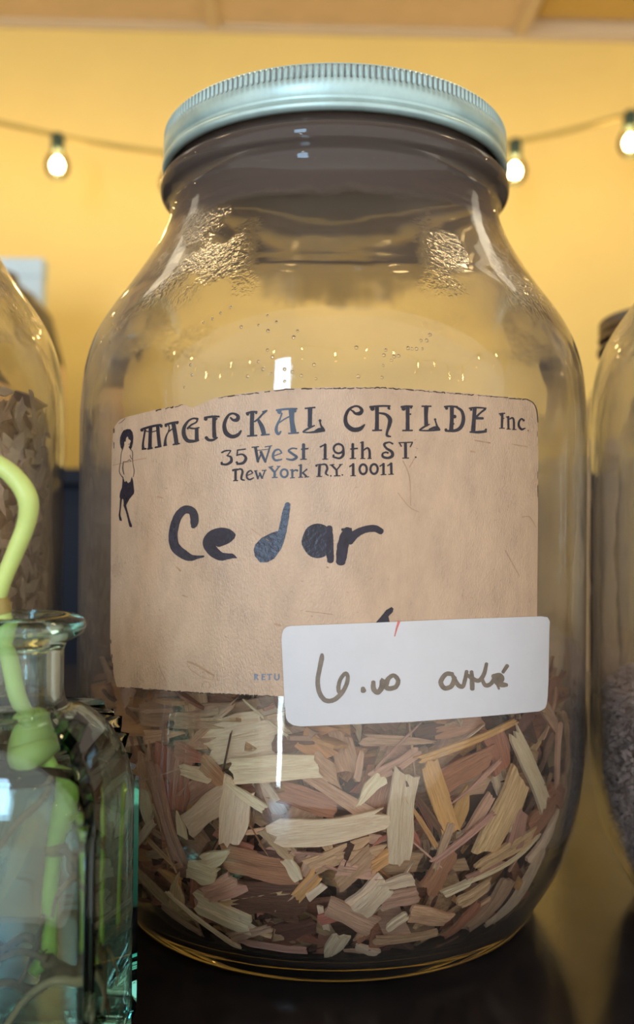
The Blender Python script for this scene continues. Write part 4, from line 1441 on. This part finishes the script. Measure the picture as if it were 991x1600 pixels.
# ------------------------------------------------------------------ things behind the jars
cab = empty('storage_cabinet', (0, 1.38, 0), 'dark navy storage cabinet standing against the yellow wall', 'cabinet')
ctop = at(106, 733, 1.25).z
o = mesh('cabinet_body', *box(-0.95, 0.10, -0.13, 0.2, 0.08, ctop - 0.02), M_navy, cab, False)
bevel(o, 0.006)
mesh('cabinet_top', *box(-0.97, 0.12, -0.15, 0.22, ctop - 0.02, ctop), M_navy, cab, False)
mesh('plinth', *box(-0.93, 0.08, -0.11, 0.2, 0.0, 0.08), M_black, cab, False)
for s in (-0.94, -0.42):
    d = mesh('cabinet_door', *box(s, s + 0.5, -0.146, -0.128, 0.1, ctop - 0.05), M_navy, cab, False)
    h = mesh('door_handle', *box(s + (0.45 if s < -0.5 else 0.04), s + (0.46 if s < -0.5 else 0.05), -0.168, -0.146, 0.75, 0.88), M_black, d, False)

cup = empty('added_cupboard', (0.70, 1.42, 0), 'taupe unit added behind the jar of buds to tone its glass', 'added_cupboard')  # unseen piece, added for the tan tone through the bud jar's glass
utop = at(950, 690, 1.3).z
mesh('cupboard_body', *box(-0.55, 0.55, -0.12, 0.2, 0.06, utop - 0.025), M_taupe, cup, False)
mesh('cupboard_top', *box(-0.565, 0.565, -0.145, 0.21, utop - 0.025, utop), M_taupe, cup, False)
mesh('plinth', *box(-0.53, 0.53, -0.1, 0.2, 0, 0.06), M_black, cup, False)
for s in (-0.545, 0.005):
    d = mesh('cupboard_door', *box(s, s + 0.54, -0.138, -0.12, 0.08, utop - 0.045), M_taupe, cup, False)
    mesh('door_knob', *[[Vector(v) + Vector((s + (0.5 if s < 0 else 0.04), -0.15, 0.8)) for v in q] if i == 0 else q for i, q in enumerate(box(-0.012, 0.012, -0.012, 0.012, -0.012, 0.012))], M_black, d, False)

jug_y = 1.36
jc = at(-20, 700, jug_y)
jug_r = at(97, 700, jug_y).x - jc.x
ztop = lambda y: at(0, y, jug_y).z - ctop
jug = empty('stoneware_jug', (jc.x, jug_y, ctop), 'blurred tan jug with a dark sloping shoulder on the navy cabinet', 'jug')
zs, zn = ztop(572), ztop(492)
recalc(mesh('jug_body', *lathe([(0, 0), (jug_r * 0.9, 0), (jug_r, 0.02), (jug_r, zs * 0.6), (jug_r * 0.985, zs), (jug_r * 0.9, zs + 0.001), (0, zs + 0.002)], 64), M_stone, jug))
recalc(mesh('jug_shoulder', *lathe([(0, zs), (jug_r * 0.985, zs + 0.0004), (jug_r * 0.93, zs + (zn - zs) * 0.35), (jug_r * 0.82, zn), (jug_r * 0.6, zn + 0.03), (jug_r * 0.4, zn + 0.045), (jug_r * 0.36, zn + 0.06), (0, zn + 0.06)], 64), M_black, jug))
b0, b1 = at(-130, 402, 1.55), at(66, 402, 1.55)
bx = empty('pale_box', ((b0.x + b1.x) / 2, 1.55, ctop), 'tall pale blue box on the navy cabinet behind the jug', 'box')
hw = (b1.x - b0.x) / 2
zb = b0.z - ctop
bevel(mesh('box_body', *box(-hw, hw, -0.0, 0.028, 0, zb - 0.03), M_pale, bx, False), 0.002)
mesh('box_lid', *box(-hw - 0.001, hw + 0.001, -0.001, 0.029, zb - 0.03, zb), M_pale, bx, False)

# ------------------------------------------------------------------ string lights
LAT = lambda pts, name, mat, parent: recalc(mesh(name, *lathe(pts, 20), mat, parent))
bulb_me = {}


def string_light(pts, bulbs, label, sag=0.0):
    o0 = Vector(pts[0])
    s = empty('string_light', o0, label, 'string lights', None)
    vs, fs = tube([(*(Vector(p) - o0), 0.0048) for p in pts], 8, 8)
    mesh('cable', vs, fs, M_cable, s)
    for b in bulbs:
        b = Vector(b) - o0
        if not bulb_me:
            k = LAT([(0, 0.004), (0.010, 0.004), (0.012, -0.002), (0.012, -0.026), (0.0, -0.026)], 'bulb_socket', M_socket, s)
            g = LAT([(0.010, -0.022), (0.013, -0.030), (0.020, -0.042), (0.0225, -0.054), (0.020, -0.066), (0.012, -0.075), (0, -0.078)], 'bulb_globe', M_globe, s)
            f = LAT([(0, -0.036), (0.007, -0.043), (0.0105, -0.052), (0.008, -0.061), (0, -0.064)], 'filament', M_glow, g)
            bulb_me.update(k=k.data, g=g.data, f=f.data)
        else:
            k, g = link('bulb_socket', bulb_me['k'], None, s), link('bulb_globe', bulb_me['g'], None, s)
            f = link('filament', bulb_me['f'], None, g)
        k.location = b
        g.location = b
    return s


SD = 1.66
cab_px = [(-2000, 60), (-1600, 130), (-1200, 80), (-800, 165), (-330, 110), (-150, 158), (0, 192), (90, 212), (180, 228), (269, 240), (360, 246), (448, 248), (540, 246), (626, 242), (720, 234), (805, 222), (890, 204), (985, 178), (1080, 150), (1200, 110), (1600, 200), (2000, 90), (2350, 190), (2700, 60)]
cp = [at(x, y, SD) for x, y in cab_px]
string_light(cp, [at(x, y, SD) for x, y in ((90, 213), (269, 241), (448, 249), (626, 243), (805, 222), (985, 178), (-90, 172), (-800, 166), (-1600, 131), (-1200, 81), (-330, 111), (1200, 111), (1600, 201), (2000, 91), (2350, 191))],
             'string of glowing warm bulbs hanging in front of the yellow wall')
# the same lights run on round the room: their reflections show in the jar's shoulder
for k, (x0, y0, x1, y1) in enumerate([(-1.3, 1.5, -1.5, -1.2), (1.4, 1.5, 1.5, -1.2), (-1.4, -1.0, 1.4, -1.1)]):
    n = 9
    pts = [(x0 + (x1 - x0) * i / (2 * n), y0 + (y1 - y0) * i / (2 * n), 2.02 - 0.10 * math.sin(PI * (i % 6) / 6)) for i in range(2 * n + 1)]
    string_light(pts, [pts[i] for i in range(1, 2 * n, 2)], ('string of warm bulbs along the wall at the bottle end of the counter', 'string of warm bulbs along the wall at the bud jar end of the counter',
                                                             'string of warm bulbs across the room in front of the jars')[k])
